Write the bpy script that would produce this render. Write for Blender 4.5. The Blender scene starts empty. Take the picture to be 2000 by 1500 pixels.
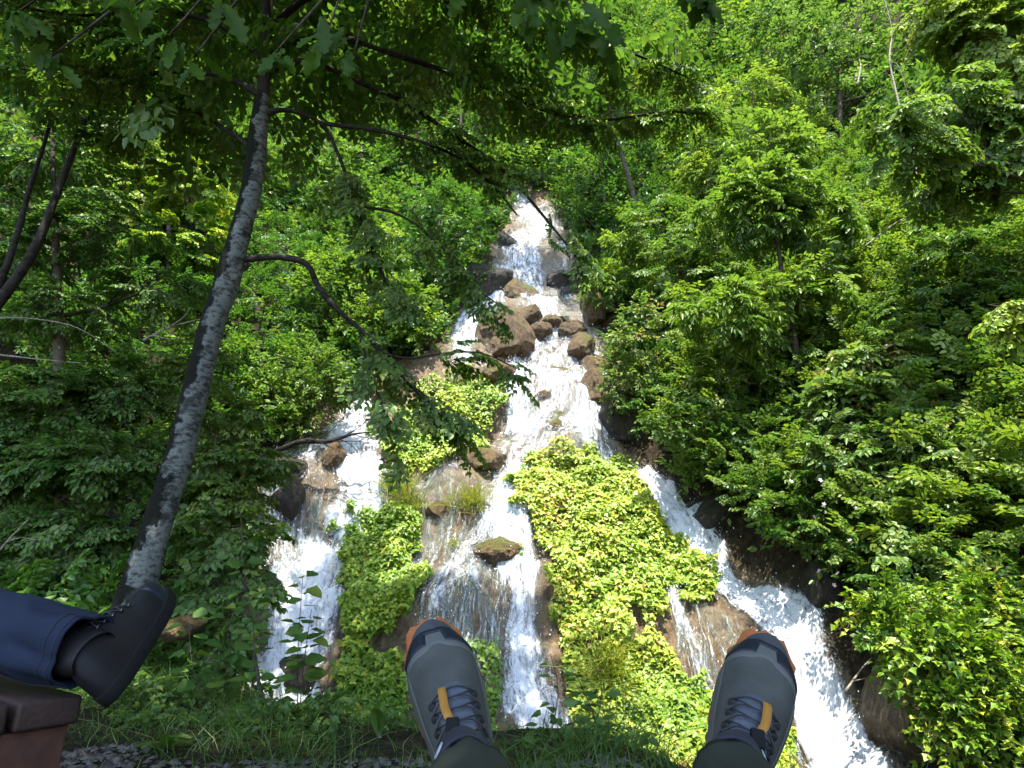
import bpy, bmesh, math, random
import numpy as np
from mathutils import Vector, Matrix

# ------------------------------------------------------------------ camera, sky, sun, exposure
SC = bpy.context.scene
COL = SC.collection
F = 1190.0                      # focal length in pixels of a 2000 px wide frame
PITCH = math.radians(17.7)
CZ = 0.73
cam_d = bpy.data.cameras.new('camera')
cam_d.sensor_fit = 'HORIZONTAL'; cam_d.sensor_width = 36.0
cam_d.lens = 36.0 * F / 2000.0
cam_d.clip_start = 0.02; cam_d.clip_end = 600.0
cam = bpy.data.objects.new('camera', cam_d); COL.objects.link(cam)
cam.location = (0, 0, CZ)
cam.rotation_euler = (math.pi / 2 + PITCH, 0, 0)
SC.camera = cam

TO_SUN = Vector((0.02, -0.32, 0.94)).normalized()
SUN_EL = math.asin(TO_SUN.z)
SUN_AZ = math.atan2(TO_SUN.x, TO_SUN.y)          # from +Y towards +X
world = bpy.data.worlds.new('World'); SC.world = world
world.use_nodes = True
wn = world.node_tree; wn.nodes.clear()
sky = wn.nodes.new('ShaderNodeTexSky'); sky.sky_type = 'NISHITA'; sky.sun_disc = False
sky.sun_elevation = SUN_EL; sky.sun_rotation = SUN_AZ
bg = wn.nodes.new('ShaderNodeBackground'); bg.inputs['Strength'].default_value = 0.15
wo = wn.nodes.new('ShaderNodeOutputWorld')
wn.links.new(sky.outputs[0], bg.inputs[0]); wn.links.new(bg.outputs[0], wo.inputs[0])
sun_d = bpy.data.lights.new('sun', 'SUN'); sun_d.energy = 2.7; sun_d.angle = math.radians(0.5)
sun_d.color = (1.0, 0.95, 0.86)
sun = bpy.data.objects.new('sun', sun_d); COL.objects.link(sun)
sun.location = TO_SUN * 60
sun.rotation_euler = TO_SUN.to_track_quat('Z', 'Y').to_euler()
SC.view_settings.view_transform = 'Standard'; SC.view_settings.look = 'None'
SC.view_settings.exposure = 2.45; SC.view_settings.gamma = 1.0
SC.view_settings.use_curve_mapping = False
SC.render.engine = 'CYCLES'
SC.cycles.max_bounces = 6; SC.cycles.diffuse_bounces = 4; SC.cycles.glossy_bounces = 2
SC.cycles.transmission_bounces = 3; SC.cycles.transparent_max_bounces = 8
SC.cycles.caustics_reflective = False; SC.cycles.caustics_refractive = False
SC.cycles.sample_clamp_indirect = 4.0
SC.cycles.use_denoising = True

rng = np.random.default_rng(7)
random.seed(7)
CP, SP = math.cos(PITCH), math.sin(PITCH)

# ------------------------------------------------------------------ view helpers (used only to place things in the world)
def ray(px, py):
    u = (px - 1000.0) / F; v = (750.0 - py) / F
    return Vector((u, CP - SP * v, SP + CP * v))

def at(px, py, Y):
    r = ray(px, py)
    return Vector((r.x / r.y * Y, Y, CZ + r.z / r.y * Y))

def depth(p):
    return p[1] * CP + (p[2] - CZ) * SP

def proj(P):
    d = P[..., 1] * CP + (P[..., 2] - CZ) * SP
    d = np.where(np.abs(d) < 1e-3, 1e-3, d)
    v = -P[..., 1] * SP + (P[..., 2] - CZ) * CP
    return 1000 + F * P[..., 0] / d, 750 - F * v / d, d

def in_poly(px, py, poly):
    inside = np.zeros(px.shape, bool)
    n = len(poly)
    for i in range(n):
        x1, y1 = poly[i]; x2, y2 = poly[(i + 1) % n]
        c = (y1 > py) != (y2 > py)
        with np.errstate(divide='ignore', invalid='ignore'):
            xi = (x2 - x1) * (py - y1) / ((y2 - y1) if y2 != y1 else 1e-9) + x1
        inside ^= c & (px < xi)
    return inside

# ------------------------------------------------------------------ noise
def _hash(ix, iy, iz, seed):
    h = (ix * 374761393 + iy * 668265263 + iz * 2147483647 + seed * 1274126177) & 0xFFFFFFFF
    h = ((h ^ (h >> 13)) * 1274126177) & 0xFFFFFFFF
    return ((h ^ (h >> 16)) & 0xFFFFFF) / float(0xFFFFFF)

def vnoise(x, y, z, seed=0):
    x, y, z = np.broadcast_arrays(np.asarray(x, float), np.asarray(y, float), np.asarray(z, float))
    ix, iy, iz = np.floor(x).astype(np.int64), np.floor(y).astype(np.int64), np.floor(z).astype(np.int64)
    fx, fy, fz = x - ix, y - iy, z - iz
    fx = fx * fx * (3 - 2 * fx); fy = fy * fy * (3 - 2 * fy); fz = fz * fz * (3 - 2 * fz)
    r = 0
    for dx in (0, 1):
        for dy in (0, 1):
            for dz in (0, 1):
                w = (fx if dx else 1 - fx) * (fy if dy else 1 - fy) * (fz if dz else 1 - fz)
                r = r + w * _hash(ix + dx, iy + dy, iz + dz, seed)
    return r * 2 - 1

def fbm(x, y, z, oct=3, seed=0):
    a, s, r = 1.0, 1.0, 0.0
    for o in range(oct):
        r = r + a * vnoise(x * s, y * s, z * s, seed + o)
        a *= 0.5; s *= 2.03
    return r

# ------------------------------------------------------------------ object helpers
def tag(o, label=None, cat=None, group=None, kind=None):
    if label: o['label'] = label
    if cat: o['category'] = cat
    if group: o['group'] = group
    if kind: o['kind'] = kind
    return o

def empty(name, loc, label, cat, group=None, rot=(0, 0, 0)):
    o = bpy.data.objects.new(name, None); COL.objects.link(o)
    o.empty_display_size = 0.1
    o.location = loc; o.rotation_euler = rot
    return tag(o, label, cat, group)

def link(name, me, parent=None):
    o = bpy.data.objects.new(name, me); COL.objects.link(o)
    if parent is not None:
        o.parent = parent
        if not parent.get('_local'):
            o.matrix_parent_inverse = Matrix.LocRotScale(parent.location, parent.rotation_euler, None).inverted() if parent.parent is None else Matrix()
    return o

def np_mesh(name, V, faces, mat, smooth=True, attrs=None, uv=None):
    """faces: (N,k) int array"""
    me = bpy.data.meshes.new(name)
    V = np.ascontiguousarray(V, np.float32); faces = np.ascontiguousarray(faces, np.int32)
    n, k = faces.shape
    me.vertices.add(len(V)); me.vertices.foreach_set('co', V.ravel())
    me.loops.add(n * k); me.loops.foreach_set('vertex_index', faces.ravel())
    me.polygons.add(n); me.polygons.foreach_set('loop_start', np.arange(0, n * k, k, dtype=np.int32))
    if smooth: me.polygons.foreach_set('use_smooth', np.ones(n, bool))
    for an, av in (attrs or {}).items():
        a = me.attributes.new(an, 'FLOAT', 'POINT'); a.data.foreach_set('value', np.ascontiguousarray(av, np.float32))
    if uv is not None:
        l = me.uv_layers.new(name='UVMap'); l.data.foreach_set('uv', np.ascontiguousarray(uv[faces.ravel()], np.float32).ravel())
    me.update(calc_edges=True)
    if mat: me.materials.append(mat)
    return me

def bm_mesh(name, bm, mat, smooth=True):
    me = bpy.data.meshes.new(name); bm.normal_update(); bm.to_mesh(me); bm.free()
    if smooth: me.polygons.foreach_set('use_smooth', np.ones(len(me.polygons), bool))
    if mat: me.materials.append(mat)
    return me

def grid_faces(nu, nv, close_u=False):
    """vertex index = v*nu+u"""
    u = np.arange(nu if close_u else nu - 1); v = np.arange(nv - 1)
    U, Vv = np.meshgrid(u, v)
    U2 = (U + 1) % nu
    return np.stack([Vv * nu + U, Vv * nu + U2, (Vv + 1) * nu + U2, (Vv + 1) * nu + U], -1).reshape(-1, 4)

def resample(pts, step):
    pts = np.array(pts, float)
    # catmull-rom through the points
    P = np.vstack([2 * pts[0] - pts[1], pts, 2 * pts[-1] - pts[-2]])
    out = []
    for i in range(1, len(P) - 2):
        n = max(2, int(np.linalg.norm((P[i + 1] - P[i])[:3]) / step))
        t = np.linspace(0, 1, n, endpoint=False)[:, None]
        a, b, c, d = P[i - 1], P[i], P[i + 1], P[i + 2]
        out.append(0.5 * ((2 * b) + (c - a) * t + (2 * a - 5 * b + 4 * c - d) * t ** 2 + (3 * b - a - 3 * c + d) * t ** 3))
    out.append(pts[-1:])
    return np.vstack(out)

def tube_arrays(pts, rad, sides=8, bump=0.0, seed=0):
    pts = np.array(pts, float); rad = np.array(rad, float)
    T = np.gradient(pts, axis=0); T /= np.linalg.norm(T, axis=1)[:, None] + 1e-9
    ref = np.array([0.31, -0.9, 0.3]) if abs(T[0] @ np.array([0.31, -0.9, 0.3])) < 0.9 else np.array([1.0, 0, 0])
    N = np.zeros_like(T); n = ref - T[0] * (ref @ T[0]); N[0] = n / np.linalg.norm(n)
    for i in range(1, len(T)):
        n = N[i - 1] - T[i] * (N[i - 1] @ T[i]); N[i] = n / (np.linalg.norm(n) + 1e-9)
    B = np.cross(T, N)
    a = np.linspace(0, 2 * math.pi, sides, endpoint=False)
    ring = N[:, None] * np.cos(a)[None, :, None] + B[:, None] * np.sin(a)[None, :, None]
    V = pts[:, None] + ring * rad[:, None, None]
    if bump:
        q = V.reshape(-1, 3)
        k = 1 + bump * fbm(q[:, 0] * 7, q[:, 1] * 7, q[:, 2] * 4, 3, seed).reshape(len(pts), sides)
        V = pts[:, None] + ring * (rad[:, None] * k)[..., None]
    V = V.reshape(-1, 3)
    Fc = grid_faces(sides, len(pts), True)
    # caps: collapse with an end vertex as quads-degenerate-free triangles are avoided by a tiny end ring
    return V, Fc

class Joined:
    """collects quad pieces for ONE part"""
    def __init__(s): s.V = []; s.F = []; s.n = 0
    def add(s, V, Fc):
        s.V.append(V); s.F.append(Fc + s.n); s.n += len(V)
    def tube(s, pts, rad, sides=6, bump=0.0, seed=0):
        pts = np.array(pts, float); rad = np.array(rad, float)
        t0 = pts[0] - pts[1]; t1 = pts[-1] - pts[-2]
        pts = np.vstack([pts[0] + t0 / (np.linalg.norm(t0) + 1e-9) * rad[0] * .3, pts, pts[-1] + t1 / (np.linalg.norm(t1) + 1e-9) * rad[-1] * .3])
        rad = np.r_[rad[0] * .05, rad, rad[-1] * .05]
        s.add(*tube_arrays(pts, rad, sides, bump, seed))
    def mesh(s, name, mat, smooth=True):
        return np_mesh(name, np.vstack(s.V), np.vstack(s.F), mat, smooth)

# ------------------------------------------------------------------ materials
def nodes(name):
    m = bpy.data.materials.new(name); m.use_nodes = True
    t = m.node_tree; t.nodes.clear()
    return m, t, t.nodes.new('ShaderNodeOutputMaterial')

def N(t, typ, **kw):
    n = t.nodes.new(typ)
    for k, v in kw.items():
        if k.startswith('i_'):
            key = k[2:].replace('_', ' ')
            n.inputs[key].default_value = v
        else: setattr(n, k, v)
    return n

def ramp(t, src, stops):
    r = t.nodes.new('ShaderNodeValToRGB')
    e = r.color_ramp.elements
    while len(e) < len(stops): e.new(0.5)
    for i, (p, c) in enumerate(stops):
        e[i].position = p; e[i].color = (c[0], c[1], c[2], 1) if len(c) == 3 else c
    if src is not None: t.links.new(src, r.inputs[0])
    return r

def principled(name, color, rough=0.6, bump=None, spec=0.5, noise=None, metal=0.0):
    """noise = (scale, color2, lo, hi); bump = (scale, strength, distance)"""
    m, t, out = nodes(name)
    p = N(t, 'ShaderNodeBsdfPrincipled'); p.inputs['Roughness'].default_value = rough
    p.inputs['Specular IOR Level'].default_value = spec; p.inputs['Metallic'].default_value = metal
    p.inputs['Base Color'].default_value = (*color, 1)
    tc = N(t, 'ShaderNodeTexCoord')
    if noise:
        n = N(t, 'ShaderNodeTexNoise'); n.inputs['Scale'].default_value = noise[0]; n.inputs['Detail'].default_value = 6
        t.links.new(tc.outputs['Object'], n.inputs['Vector'])
        r = ramp(t, n.outputs['Fac'], [(noise[2], color), (noise[3], noise[1])])
        t.links.new(r.outputs[0], p.inputs['Base Color'])
    if bump:
        n = N(t, 'ShaderNodeTexNoise'); n.inputs['Scale'].default_value = bump[0]; n.inputs['Detail'].default_value = 4
        t.links.new(tc.outputs['Object'], n.inputs['Vector'])
        b = N(t, 'ShaderNodeBump'); b.inputs['Strength'].default_value = bump[1]; b.inputs['Distance'].default_value = bump[2]
        t.links.new(n.outputs['Fac'], b.inputs['Height']); t.links.new(b.outputs[0], p.inputs['Normal'])
    t.links.new(p.outputs[0], out.inputs[0])
    return m

def leaf_mat(name, stops, trans=0.48, gloss=0.026, tcol=(1.17, 1.28, 0.50)):
    """stops along the per-leaf 'tint' attribute"""
    m, t, out = nodes(name)
    a = N(t, 'ShaderNodeAttribute', attribute_name='tint')
    r = ramp(t, a.outputs['Fac'], stops)
    d = N(t, 'ShaderNodeBsdfDiffuse'); t.links.new(r.outputs[0], d.inputs[0])
    mul = N(t, 'ShaderNodeVectorMath', operation='MULTIPLY'); mul.inputs[1].default_value = tcol
    t.links.new(r.outputs[0], mul.inputs[0])
    tr = N(t, 'ShaderNodeBsdfTranslucent'); t.links.new(mul.outputs[0], tr.inputs[0])
    mx = N(t, 'ShaderNodeMixShader'); mx.inputs[0].default_value = trans
    t.links.new(d.outputs[0], mx.inputs[1]); t.links.new(tr.outputs[0], mx.inputs[2])
    g = N(t, 'ShaderNodeBsdfGlossy'); g.inputs['Roughness'].default_value = 0.42
    g.inputs['Color'].default_value = (0.9, 1.0, 0.75, 1)
    m2 = N(t, 'ShaderNodeMixShader'); m2.inputs[0].default_value = gloss
    t.links.new(mx.outputs[0], m2.inputs[1]); t.links.new(g.outputs[0], m2.inputs[2])
    t.links.new(m2.outputs[0], out.inputs[0])
    return m

M = {}
M['leaf_mid'] = leaf_mat('leaf_mid_green', [(0, (0.040, 0.094, 0.020)), (0.5, (0.076, 0.154, 0.031)), (0.85, (0.128, 0.205, 0.042)), (1, (0.19, 0.25, 0.04))])
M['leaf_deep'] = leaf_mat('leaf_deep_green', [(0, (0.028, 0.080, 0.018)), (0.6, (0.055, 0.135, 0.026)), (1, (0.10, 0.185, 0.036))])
M['leaf_lime'] = leaf_mat('leaf_lime_green', [(0, (0.062, 0.130, 0.024)), (0.5, (0.135, 0.220, 0.040)), (1, (0.23, 0.295, 0.055))])
M['leaf_pale'] = leaf_mat('leaf_pale_green', [(0, (0.060, 0.115, 0.032)), (0.5, (0.125, 0.205, 0.055)), (0.93, (0.20, 0.28, 0.09)), (1, (0.26, 0.20, 0.09))])
M['leaf_creeper'] = leaf_mat('leaf_creeper_yellow', [(0, (0.050, 0.130, 0.012)), (0.35, (0.13, 0.24, 0.020)), (0.75, (0.30, 0.36, 0.032)), (0.96, (0.42, 0.40, 0.045)), (1, (0.40, 0.20, 0.06))], trans=0.3)
M['leaf_oak'] = leaf_mat('leaf_oak', [(0, (0.035, 0.075, 0.012)), (0.6, (0.060, 0.125, 0.016)), (1, (0.085, 0.16, 0.02))], trans=0.55, gloss=.010)

def bark_mat(name, base, dark, light, band=40.0, moss=None, rough=0.85):
    m, t, out = nodes(name)
    p = N(t, 'ShaderNodeBsdfPrincipled'); p.inputs['Roughness'].default_value = rough; p.inputs['Specular IOR Level'].default_value = .12
    tc = N(t, 'ShaderNodeTexCoord')
    mp = N(t, 'ShaderNodeMapping'); mp.inputs['Scale'].default_value = (1, 1, 2.0)
    t.links.new(tc.outputs['Object'], mp.inputs['Vector'])
    n1 = N(t, 'ShaderNodeTexNoise'); n1.inputs['Scale'].default_value = band / 4; n1.inputs['Detail'].default_value = 8; n1.inputs['Roughness'].default_value = 0.65
    t.links.new(mp.outputs[0], n1.inputs['Vector'])
    n0 = N(t, 'ShaderNodeTexNoise'); n0.inputs['Scale'].default_value = band / 11; n0.inputs['Detail'].default_value = 9; n0.inputs['Roughness'].default_value = 0.7; n0.inputs['Distortion'].default_value = 0.5
    t.links.new(tc.outputs['Object'], n0.inputs['Vector'])
    sm = N(t, 'ShaderNodeMath', operation='MULTIPLY_ADD'); sm.inputs[1].default_value = 0.5; t.links.new(n1.outputs['Fac'], sm.inputs[0])
    hf = N(t, 'ShaderNodeMath', operation='MULTIPLY'); hf.inputs[1].default_value = 0.5; t.links.new(n0.outputs['Fac'], hf.inputs[0]); t.links.new(hf.outputs[0], sm.inputs[2])
    r1 = ramp(t, sm.outputs[0], [(0.36, dark), (0.46, base), (0.53, light), (0.62, base), (0.70, light)])
    col = r1.outputs[0]
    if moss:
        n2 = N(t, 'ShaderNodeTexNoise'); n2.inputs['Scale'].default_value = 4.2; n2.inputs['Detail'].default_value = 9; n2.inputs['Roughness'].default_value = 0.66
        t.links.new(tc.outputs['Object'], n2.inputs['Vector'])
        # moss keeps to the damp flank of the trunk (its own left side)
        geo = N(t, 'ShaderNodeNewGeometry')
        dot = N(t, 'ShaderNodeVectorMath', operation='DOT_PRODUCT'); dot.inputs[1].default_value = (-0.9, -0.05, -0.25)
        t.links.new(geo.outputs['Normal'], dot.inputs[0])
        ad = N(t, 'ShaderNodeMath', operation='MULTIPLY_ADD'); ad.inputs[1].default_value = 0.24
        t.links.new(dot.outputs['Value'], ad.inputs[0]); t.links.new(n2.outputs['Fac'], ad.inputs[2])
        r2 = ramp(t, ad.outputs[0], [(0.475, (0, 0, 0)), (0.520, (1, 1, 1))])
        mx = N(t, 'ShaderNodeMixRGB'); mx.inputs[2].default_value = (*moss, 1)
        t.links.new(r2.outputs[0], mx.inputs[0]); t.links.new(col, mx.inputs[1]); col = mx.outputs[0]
    t.links.new(col, p.inputs['Base Color'])
    b = N(t, 'ShaderNodeBump'); b.inputs['Strength'].default_value = 0.7; b.inputs['Distance'].default_value = 0.02
    t.links.new(n1.outputs['Fac'], b.inputs['Height']); t.links.new(b.outputs[0], p.inputs['Normal'])
    t.links.new(p.outputs[0], out.inputs[0])
    return m

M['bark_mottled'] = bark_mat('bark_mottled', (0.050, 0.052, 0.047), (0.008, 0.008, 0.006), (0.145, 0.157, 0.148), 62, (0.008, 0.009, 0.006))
M['bark_dark'] = bark_mat('bark_dark', (0.055, 0.042, 0.030), (0.015, 0.012, 0.009), (0.10, 0.085, 0.065), 60)
M['bark_black'] = bark_mat('bark_black', (0.018, 0.015, 0.013), (0.006, 0.005, 0.005), (0.035, 0.030, 0.026), 60)
M['bark_grey'] = bark_mat('bark_grey', (0.12, 0.11, 0.09), (0.03, 0.027, 0.02), (0.22, 0.21, 0.18), 60)
M['dead_wood'] = bark_mat('dead_wood', (0.20, 0.165, 0.12), (0.06, 0.05, 0.04), (0.33, 0.29, 0.23), 80)

# rock --------------------------------------------------------------
def rock_mat(name, cols, moss, wet=0.35, moss_amt=0.0, scale=1.0):
    m, t, out = nodes(name)
    p = N(t, 'ShaderNodeBsdfPrincipled')
    p.inputs['Specular IOR Level'].default_value = 0.6 if scale == 1.0 else 0.35
    tc = N(t, 'ShaderNodeTexCoord'); geo = N(t, 'ShaderNodeNewGeometry')
    mp = N(t, 'ShaderNodeMapping'); mp.inputs['Scale'].default_value = (1.0 * scale, 1.0 * scale, (0.24 if scale == 1.0 else 0.7) * scale)
    t.links.new(geo.outputs['Position'], mp.inputs['Vector'])
    n1 = N(t, 'ShaderNodeTexNoise'); n1.inputs['Scale'].default_value = 6.5; n1.inputs['Detail'].default_value = 12; n1.inputs['Roughness'].default_value = 0.78; n1.inputs['Distortion'].default_value = 0.7
    t.links.new(mp.outputs[0], n1.inputs['Vector'])
    r = ramp(t, n1.outputs['Fac'], [(0.30, cols[0]), (0.44, cols[1]), (0.56, cols[2]), (0.70, cols[3])])
    n2 = N(t, 'ShaderNodeTexNoise'); n2.inputs['Scale'].default_value = 1.7; n2.inputs['Detail'].default_value = 8; n2.inputs['Roughness'].default_value = 0.65
    t.links.new(geo.outputs['Position'], n2.inputs['Vector'])
    sep = N(t, 'ShaderNodeSeparateXYZ'); t.links.new(geo.outputs['Normal'], sep.inputs[0])
    ad = N(t, 'ShaderNodeMath', operation='MULTIPLY_ADD'); ad.inputs[1].default_value = 0.22
    t.links.new(sep.outputs['Z'], ad.inputs[0]); t.links.new(n2.outputs['Fac'], ad.inputs[2])
    r2 = ramp(t, ad.outputs[0], [(0.70 - moss_amt, (0, 0, 0)), (0.80 - moss_amt, (1, 1, 1))])
    mx = N(t, 'ShaderNodeMixRGB'); mx.inputs[2].default_value = (*moss, 1)
    t.links.new(r2.outputs[0], mx.inputs[0]); t.links.new(r.outputs[0], mx.inputs[1])
    t.links.new(mx.outputs[0], p.inputs['Base Color'])
    rr = ramp(t, n2.outputs['Fac'], [(0.35, (wet, wet, wet)), (0.7, (0.75, 0.75, 0.75))])
    t.links.new(rr.outputs[0], p.inputs['Roughness'])
    n3 = N(t, 'ShaderNodeTexNoise'); n3.inputs['Scale'].default_value = 34; n3.inputs['Detail'].default_value = 10; n3.inputs['Roughness'].default_value = 0.7
    t.links.new(mp.outputs[0], n3.inputs['Vector'])
    b = N(t, 'ShaderNodeBump'); b.inputs['Strength'].default_value = 1.0; b.inputs['Distance'].default_value = 0.06
    t.links.new(n3.outputs['Fac'], b.inputs['Height']); t.links.new(b.outputs[0], p.inputs['Normal'])
    t.links.new(p.outputs[0], out.inputs[0])
    return m, t, mx, p

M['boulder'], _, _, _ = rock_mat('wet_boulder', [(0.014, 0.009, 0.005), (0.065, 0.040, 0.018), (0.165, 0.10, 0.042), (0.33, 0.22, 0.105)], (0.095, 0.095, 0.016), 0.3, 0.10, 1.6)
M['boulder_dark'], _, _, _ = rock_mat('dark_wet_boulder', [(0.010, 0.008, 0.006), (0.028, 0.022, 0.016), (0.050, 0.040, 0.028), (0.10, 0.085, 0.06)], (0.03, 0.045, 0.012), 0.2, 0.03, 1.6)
hill_m, ht, hmx, hp = rock_mat('tufa_and_soil', [(0.022, 0.013, 0.006), (0.085, 0.052, 0.024), (0.19, 0.125, 0.062), (0.36, 0.26, 0.15)], (0.10, 0.11, 0.02), 0.22, -0.02, 1.0)
# soil / leaf litter away from the water
at_ = N(ht, 'ShaderNodeAttribute', attribute_name='tufa')
ns = N(ht, 'ShaderNodeTexNoise'); ns.inputs['Scale'].default_value = 9; ns.inputs['Detail'].default_value = 9; ns.inputs['Roughness'].default_value = 0.75
rs = ramp(ht, ns.outputs['Fac'], [(0.32, (0.012, 0.010, 0.006)), (0.5, (0.035, 0.027, 0.015)), (0.62, (0.075, 0.055, 0.033)), (0.72, (0.03, 0.045, 0.012))])
geo_ = N(ht, 'ShaderNodeNewGeometry'); ht.links.new(geo_.outputs['Position'], ns.inputs['Vector'])
mxs = N(ht, 'ShaderNodeMixRGB'); ht.links.new(at_.outputs['Fac'], mxs.inputs[0]); ht.links.new(rs.outputs[0], mxs.inputs[1]); ht.links.new(hmx.outputs[0], mxs.inputs[2])
ht.links.new(mxs.outputs[0], hp.inputs['Base Color'])
_rl = hp.inputs['Roughness'].links[0].from_socket
_mr = N(ht, 'ShaderNodeMixRGB'); _mr.inputs[1].default_value = (.95, .95, .95, 1); ht.links.new(at_.outputs['Fac'], _mr.inputs[0]); ht.links.new(_rl, _mr.inputs[2]); ht.links.new(_mr.outputs[0], hp.inputs['Roughness'])
_ms = N(ht, 'ShaderNodeMath', operation='MULTIPLY_ADD'); _ms.inputs[1].default_value = .45; _ms.inputs[2].default_value = .12; ht.links.new(at_.outputs['Fac'], _ms.inputs[0]); ht.links.new(_ms.outputs[0], hp.inputs['Specular IOR Level'])
M['hill'] = hill_m

def water_mat():
    m, t, out = nodes('white_water')
    uv = N(t, 'ShaderNodeUVMap', uv_map='UVMap')
    dens = N(t, 'ShaderNodeAttribute', attribute_name='dens')
    def nz(sx, sy, scale, det, dist=0.0, rough=.6):
        mp = N(t, 'ShaderNodeMapping'); mp.inputs['Scale'].default_value = (sx, sy, 1)
        t.links.new(uv.outputs[0], mp.inputs['Vector'])
        n = N(t, 'ShaderNodeTexNoise'); n.inputs['Scale'].default_value = scale; n.inputs['Detail'].default_value = det
        n.inputs['Roughness'].default_value = rough; n.inputs['Distortion'].default_value = dist
        t.links.new(mp.outputs[0], n.inputs['Vector']); return n.outputs['Fac']
    a = nz(1, 0.17, 14, 7, 0.5, .66)     # streaks down the flow
    b = nz(1, 0.75, 15, 6, 1.2, .62)     # broken froth
    c = nz(1, 0.5, 2.2, 4, 0.4)          # large patches
    s1 = N(t, 'ShaderNodeMath', operation='MULTIPLY_ADD'); s1.inputs[1].default_value = 0.55; t.links.new(a, s1.inputs[0])
    s2 = N(t, 'ShaderNodeMath', operation='MULTIPLY'); s2.inputs[1].default_value = 0.45; t.links.new(b, s2.inputs[0])
    t.links.new(s2.outputs[0], s1.inputs[2])
    s3 = N(t, 'ShaderNodeMath', operation='MULTIPLY_ADD'); s3.inputs[1].default_value = 0.35; t.links.new(c, s3.inputs[0]); t.links.new(s1.outputs[0], s3.inputs[2])
    s4 = N(t, 'ShaderNodeMath', operation='ADD'); t.links.new(s3.outputs[0], s4.inputs[0]); t.links.new(dens.outputs['Fac'], s4.inputs[1])
    al = ramp(t, s4.outputs[0], [(0.0, (0, 0, 0)), (1.0, (1, 1, 1))])
    mr = N(t, 'ShaderNodeMapRange'); mr.inputs['From Min'].default_value = 0.82; mr.inputs['From Max'].default_value = 1.02
    t.links.new(s4.outputs[0], mr.inputs['Value'])
    foam = N(t, 'ShaderNodeBsdfPrincipled'); foam.inputs['Base Color'].default_value = (0.60, 0.63, 0.65, 1)
    foam.inputs['Roughness'].default_value = 0.35; foam.inputs['Specular IOR Level'].default_value = 0.35
    bu = N(t, 'ShaderNodeBump'); bu.inputs['Strength'].default_value = 1.0; bu.inputs['Distance'].default_value = 0.08
    t.links.new(s1.outputs[0], bu.inputs['Height']); t.links.new(bu.outputs[0], foam.inputs['Normal'])
    clear = N(t, 'ShaderNodeMixShader'); clear.inputs[0].default_value = 0.045
    tp = N(t, 'ShaderNodeBsdfTransparent'); tp.inputs[0].default_value = (0.9, 0.94, 0.93, 1)
    gl = N(t, 'ShaderNodeBsdfGlossy'); gl.inputs['Roughness'].default_value = 0.12; t.links.new(bu.outputs[0], gl.inputs['Normal'])
    t.links.new(tp.outputs[0], clear.inputs[1]); t.links.new(gl.outputs[0], clear.inputs[2])
    mx = N(t, 'ShaderNodeMixShader'); t.links.new(mr.outputs[0], mx.inputs[0])
    t.links.new(clear.outputs[0], mx.inputs[1]); t.links.new(foam.outputs[0], mx.inputs[2])
    t.links.new(mx.outputs[0], out.inputs[0])
    return m
M['water'] = water_mat()
M['droplet'] = principled('droplets', (0.88, 0.92, 0.95), 0.2)

# ------------------------------------------------------------------ terrain
CARVE = []     # (xy polyline points, depth, radius)
def softplus(s, k=0.35):
    return k * np.log1p(np.exp(np.clip(s / k, -40, 40)))

def slope_s(x, y):
    c = y - 9.0
    r = (y - 9.0 + 0.95 * (x - 2.3)) / 1.38
    l = (y - 9.2 - 0.80 * (x + 3.2)) / 1.28
    k = 0.6
    m = np.maximum(np.maximum(c, r), l)
    s = m + k * np.log(np.exp((c - m) / k) + np.exp((r - m) / k) + np.exp((l - m) / k)) - k * 0.3
    # the fan of tufa stands out from the slope
    s = s + 0.55 * np.exp(-((x - 0.4) / 2.2) ** 2) * np.exp(-((y - 10.3) / 2.6) ** 2)
    return s

def edge(x):
    """how far the verge reaches before it drops to the stream"""
    return 3.45 - 1.3 * np.clip((x - 0.35) / 0.75, 0, 1) + 0.45 * np.clip((-x - 0.3) / 0.8, 0, 1) + 0.55 * np.maximum(0, -x - 1.2)

def H0(x, y):
    x = np.asarray(x, float); y = np.asarray(y, float)
    s = slope_s(x, y)
    near = np.exp(-(x / 4.5) ** 2)
    st = s + near * 0.16 * np.sin(s * 3.1 + 0.8 * np.sin(x * 1.3) + x * 0.5) * np.clip((s - 1.0) / 2, 0, 1)
    h = -1.6 + 1.43 * softplus(st + 0.15) + 2.4 * softplus(s - 12.5, 1.0)
    ye = edge(x) + 0.07 * np.sin(x * 3.1)
    t = np.clip((y - ye) / 1.1, 0, 1); verge = -1.6 * t * t * (3 - 2 * t)
    left = 0.10 * np.maximum(0, -x - 2.0)
    verge = verge + left * np.clip((y - 2.5) / 2.0, 0, 1) * (1 - t)
    d = h - verge
    return np.where(d > 0, h, verge) + 0.0

def carve(x, y):
    r = 0
    for pts, dep, rad in CARVE:
        dx = x[..., None] - pts[:, 0]; dy = (y[..., None] - pts[:, 1]) * 1.7
        d2 = (dx * dx + dy * dy).min(-1)
        r = r - dep * np.exp(-d2 / (rad * rad))
    return r

def Hn(x, y):
    """full height: slope, gullies, rock relief"""
    x = np.asarray(x, float); y = np.asarray(y, float)
    h = H0(x, y)
    if CARVE: h = h + carve(x, y)
    on = np.clip((y - 6.5) / 2.0, 0, 1)
    h = h + on * (0.20 * fbm(x * 0.9, y * 1.2, 0 * x, 3, 5) + 0.09 * fbm(x * 3.1, y * 4.5, 0 * x, 3, 11)) + (1 - on) * 0.012 * fbm(x * 4, y * 4, 0 * x, 3, 3)
    return h

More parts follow.
